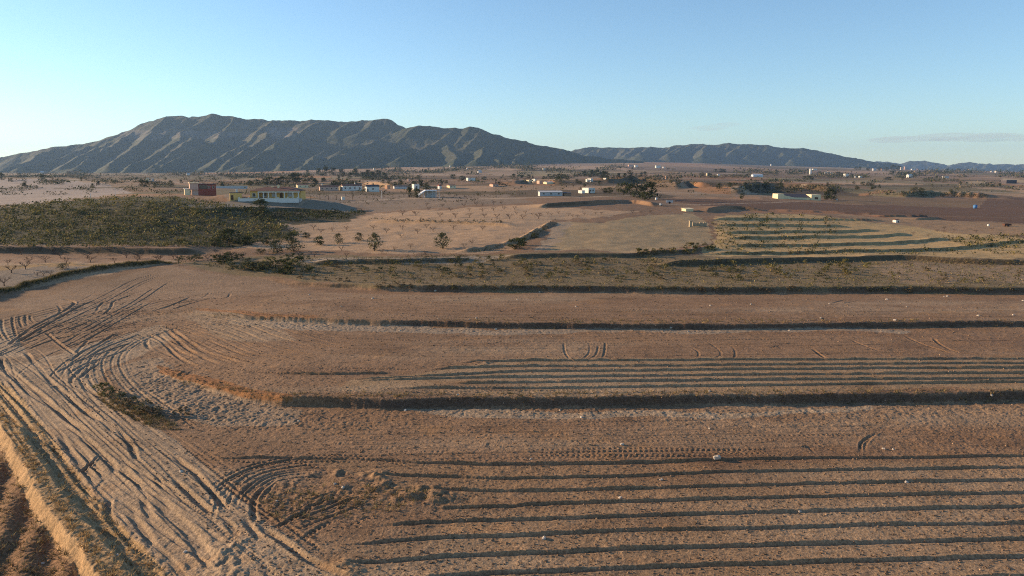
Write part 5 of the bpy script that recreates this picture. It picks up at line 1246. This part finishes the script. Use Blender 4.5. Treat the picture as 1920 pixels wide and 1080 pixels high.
mass('scrub', scatter([(690, 410), (960, 416), (960, 419), (690, 413)], 90) + scatter([(880, 472), (960, 455), (1040, 412), (1050, 416), (970, 462), (890, 478)], 130) + scatter([(560, 486), (900, 478), (900, 482), (560, 490)], 110), 4.0, DRYS + OLIVES, 'scrub along the orchard banks', 8)
def plain_growth(n):
    out = []
    while len(out) < n:
        x = R.uniform(-60, 1980); lo = 326 if x < 700 else (316 if x < 900 else 307 if x < 1350 else 320)
        y = lo + abs(R.gauss(0, 18)) if R.random() < .8 else R.uniform(lo, 366)
        if y > 366: continue
        f = fbm(np.array([x * .02]), np.array([y * .22]), 3, 909)[0]
        if f > .05 + R.uniform(0, .25): out.append((x, y))
    return out
mass('scrub', plain_growth(7000), 2.9, GREENS + PINES + DRYS, 'dark bushes and hedges dotted over the distant plain', 9, flat=1.9, big=.25)
mass('scrub', scatter([(1690, 359), (1860, 366), (1850, 371), (1690, 369)], 190) + scatter([(1370, 348), (1550, 350), (1540, 362), (1380, 364)], 260) + scatter([(560, 364), (950, 366), (940, 382), (640, 384)], 160), 3.5, PINES + [(.05, .04, .025)], 'dark scrub on the shaded slopes of the plain', 8)

mass('scrub', scatter([(-60, 325), (500, 325), (720, 322), (900, 314), (1090, 304), (1090, 308), (900, 320), (720, 329), (500, 333), (-60, 333)], 1300), 2.6, PINES + GREENS + [(.09, .075, .04)], 'dark band of scrub along the mountain foot', 7, flat=2.2)
def tufts(name, pts, h, cols, label, nb=9, spread=.25):
    mb = MB()
    for X, Y in pts:
        Zg = ground_z(X, Y); base = R.choice(cols); hh = h * R.uniform(.5, 1.3)
        for k in range(nb):
            a = R.uniform(0, 6.28); d = R.random() * spread; bx, by = X + math.cos(a) * d * .5, Y + math.sin(a) * d * .5; l = hh * R.uniform(.6, 1.1)
            tip = (bx + math.cos(a) * d * 1.4, by + math.sin(a) * d * 1.4, Zg + l); w = .022 + .01 * R.random(); t = R.uniform(.75, 1.25); q = a + 1.57
            mb.face([(bx - math.cos(q) * w, by - math.sin(q) * w, Zg - .03), (bx + math.cos(q) * w, by + math.sin(q) * w, Zg - .03), tip], tuple(v * t for v in base))
    o = mb.build(name, M['grass']); o['kind'] = 'stuff'; o['label'] = label
STRAW = [(.33, .23, .10), (.26, .18, .08), (.20, .15, .07), (.15, .11, .055)]
vb = np.array(VB); pts = []
for _ in range(620):
    i = R.randrange(0, len(vb) - 14); t = R.random(); p = vb[i] * (1 - t) + vb[i + 1] * t; d = vb[i + 1] - vb[i]; n = np.array([-d[1], d[0]]) / (np.hypot(*d) + 1e-6)
    o = R.choice((R.uniform(.2, .9), R.uniform(.25, 3.0))); q = p - n * o
    if 15 < q[1] < 110: pts.append((q[0], q[1]))
tufts('dry_grass', pts, .22, [(.52, .34, .15), (.44, .28, .12), (.34, .21, .09)], 'dry yellow grass on the verge beside the dirt road')
pts = []
for _ in range(1500):
    a, b = R.uniform(-200, 150), R.uniform(800, 1150)
    X, Y = on_plane(a, b, -.7)
    j = np.searchsorted(ROW, Y); i = np.searchsorted(UCOL, X / Y)
    if 0 < j < NR and 0 < i < NC and OLDFIELD[j, i] > .8: pts.append((X, Y))
tufts('dry_grass', pts, .22, STRAW + [(.12, .07, .04)], 'sparse dry weeds on the old field beyond the bank', 7)
pts = []
kerb = trace([(-220, 640), (-80, 580), (0, 552), (60, 535), (130, 516), (230, 501), (318, 494)])
for _ in range(2600):
    i = R.randrange(0, len(kerb) - 1); t = R.random(); p = kerb[i] * (1 - t) + kerb[i + 1] * t; pts.append((p[0] + R.gauss(0, .45), p[1] + R.gauss(0, .55)))
tufts('grass', pts, .45, YELS + OLIVES + STRAW[:2], 'yellow green grass on the kerb of the upper road', 9, .35)
pts = [on_plane(*q, 1.0)[0:2] for q in scatter([(330, 694), (540, 735), (1920, 727), (1920, 736), (960, 744), (520, 742), (330, 704)], 500)]
pts += [on_plane(*q, 1.75)[0:2] for q in scatter([(380, 578), (700, 597), (1920, 598), (1920, 602), (960, 606), (400, 586)], 500)]
pts += [on_plane(*q, .8)[0:2] for q in scatter([(180, 722), (210, 728), (330, 780), (340, 790), (290, 788), (200, 748)], 420)]
pts += [on_plane(*q, .1)[0:2] for q in scatter([(480, 930), (640, 900), (840, 930), (700, 965), (520, 975)], 200)]
tufts('dry_grass', pts, .28, STRAW + OLIVES[:1], 'wisps of dry grass along the cut banks', 7, .3)

# loose clods and stone chips on the ploughed ground
def rubble(n):
    mb = MB(); offs = [(1, 0, 0), (0, 1, 0), (-1, 0, 0), (0, -1, 0)]
    for _ in range(n):
        py = R.uniform(552, 1120); px = R.uniform(120, 2000)
        if py > 690 and px < 60 + (py - 690) * 1.1: continue
        X, Y = on_plane(px, py, 0.0 if py > 745 else (1.0 if py > 606 else 1.75)); Zg = ground_z(X, Y)
        r = R.uniform(.03, .075) * (.7 + Y / 120); a = R.uniform(0, 1.57); t = R.choice((.45, .6, .75, .85, .95)) if R.random() < .985 else 1.6; c = (.235 * t, .155 * t, .10 * t)
        q = [Vector((X + r * R.uniform(.7, 1.3) * math.cos(a + k * 1.571), Y + r * R.uniform(.7, 1.3) * math.sin(a + k * 1.571), Zg - .01)) for k in range(4)]
        m_ = [Vector((X + (v.x - X) * .75, Y + (v.y - Y) * .75, Zg + r * R.uniform(.5, .9))) for v in q]
        for k in range(4): mb.face([q[k], q[(k + 1) % 4], m_[(k + 1) % 4], m_[k]], c)
        mb.face(m_, c)
    o = mb.build('rubble', M['clod']); o['kind'] = 'stuff'; o['label'] = 'loose clods and stone chips strewn over the ploughed terraces'
M['clod'] = mat('clods', attr='Col', rough=0.95, spec=0.05, noise=0.3, nscale=9.0)
rubble(12000)

# ---- stones
def stone_mesh(seed):
    g = random.Random(seed); bm = bmesh.new(); bmesh.ops.create_icosphere(bm, subdivisions=2, radius=1.0)
    for v in bm.verts:
        f = 1 + .28 * math.sin(v.co.x * 3.1 + seed) * math.cos(v.co.y * 2.7 + seed * 2) + g.uniform(-.08, .08); v.co = Vector((v.co.x * f, v.co.y * f * .8, v.co.z * f * .62))
    me = bpy.data.meshes.new('stone'); bm.to_mesh(me); bm.free(); me.materials.append(M['rock']); return me
SM = [stone_mesh(k) for k in range(5)]
STN = [(816, 546), (699, 560), (580, 553), (893, 597), (821, 598), (880, 599), (1258, 615), (970, 562), (1012, 548), (1663, 562), (1555, 570), (1770, 557), (1776, 556), (1918, 564), (1678, 601), (1834, 592), (1900, 591), (1539, 597), (1330, 734),
       (1859, 742), (1332, 573), (1408, 571), (858, 741), (1345, 859), (1166, 834), (995, 861), (1163, 934), (643, 915), (519, 940), (628, 908), (348, 1035), (340, 885), (80, 1057), (1675, 843), (1657, 842), (220, 1042), (1330, 804), (1090, 783), (1050, 770), (760, 770),
       (930, 618), (1290, 622), (1480, 620), (1080, 575), (1700, 575), (640, 575), (750, 620), (560, 790), (1240, 900), (1500, 960), (1700, 905), (1020, 1010)]
for (x, y) in STN:
    X, Y, Zg = hit_g(x, y); o = bpy.data.objects.new('stone', SM[R.randrange(5)]); COL.objects.link(o); s = R.uniform(.07, .13) * (1 + Y / 150)
    big = (x, y) == (1345, 859)
    if big: s = .3
    o.location = (X, Y, Zg + s * .25); o.scale = (s, s, s); o.rotation_euler = (R.uniform(-.2, .2), R.uniform(-.2, .2), R.uniform(0, 6.28))
    zone_ = 'upper' if y < 605 else ('middle' if y < 745 else ('lower' if x > 560 else 'road'))
    tag(o, 'large white stone on the first plough line of the lower terrace' if big else {'upper': 'pale stone lying on the upper ploughed terrace', 'middle': 'pale stone on the middle terrace with plough lines', 'lower': 'pale stone on the lower terrace near the plough lines', 'road': 'pale stone lying beside the rutted dirt road'}[zone_],
        'stone', None if big else 'stones on the %s ground' % zone_)

# ---- clouds beyond the haze
def cloud(label, x0, x1, y0, y1, n, dens):
    D = 34000.0; bm = bmesh.new(); g = random.Random(int(x0))
    for k in range(n):
        t = (k + .5) / n; cx = x0 + (x1 - x0) * t + g.uniform(-8, 8); cy = y1 - (y1 - y0) * .28 - g.random() * (y1 - y0) * .35 * math.sin(math.pi * min(t + .25, 1)); w = (x1 - x0) / n * g.uniform(1.6, 3.2); hgt = (y1 - y0) * g.uniform(.22, .5)
        px, py_ = cx, cy; X, Yc_, Zc = u_of(px, py_) * D, D + g.uniform(-1500, 1500), CAM_H - slope_of(py_) * D
        r = bmesh.ops.create_uvsphere(bm, u_segments=24, v_segments=12, radius=1.0)
        for v in r['verts']: v.co = Vector((X + v.co.x * w * D / FOC, Yc_ + v.co.y * 1800, Zc + v.co.z * hgt * D / FOC * (1.0 if v.co.z > 0 else .45)))
    me = bpy.data.meshes.new('cloud'); bm.to_mesh(me); bm.free(); o = bpy.data.objects.new('cloud', me); COL.objects.link(o); o['kind'] = 'stuff'; o['label'] = label
    m = bpy.data.materials.new('cloud_vapour'); m.use_nodes = True; nt = m.node_tree; nt.nodes.clear(); out = nt.nodes.new('ShaderNodeOutputMaterial'); v = nt.nodes.new('ShaderNodeVolumePrincipled')
    v.inputs['Color'].default_value = (.62, .64, .70, 1); v.inputs['Density'].default_value = dens; nt.links.new(v.outputs[0], out.inputs['Volume']); me.materials.append(m)
cloud('thin grey streak of cloud low over the far hills at the right', 1680, 2010, 250, 267, 15, .0002)
cloud('faint wisp of cloud above the gap between the mountains', 1315, 1352, 236, 242, 4, .0002)
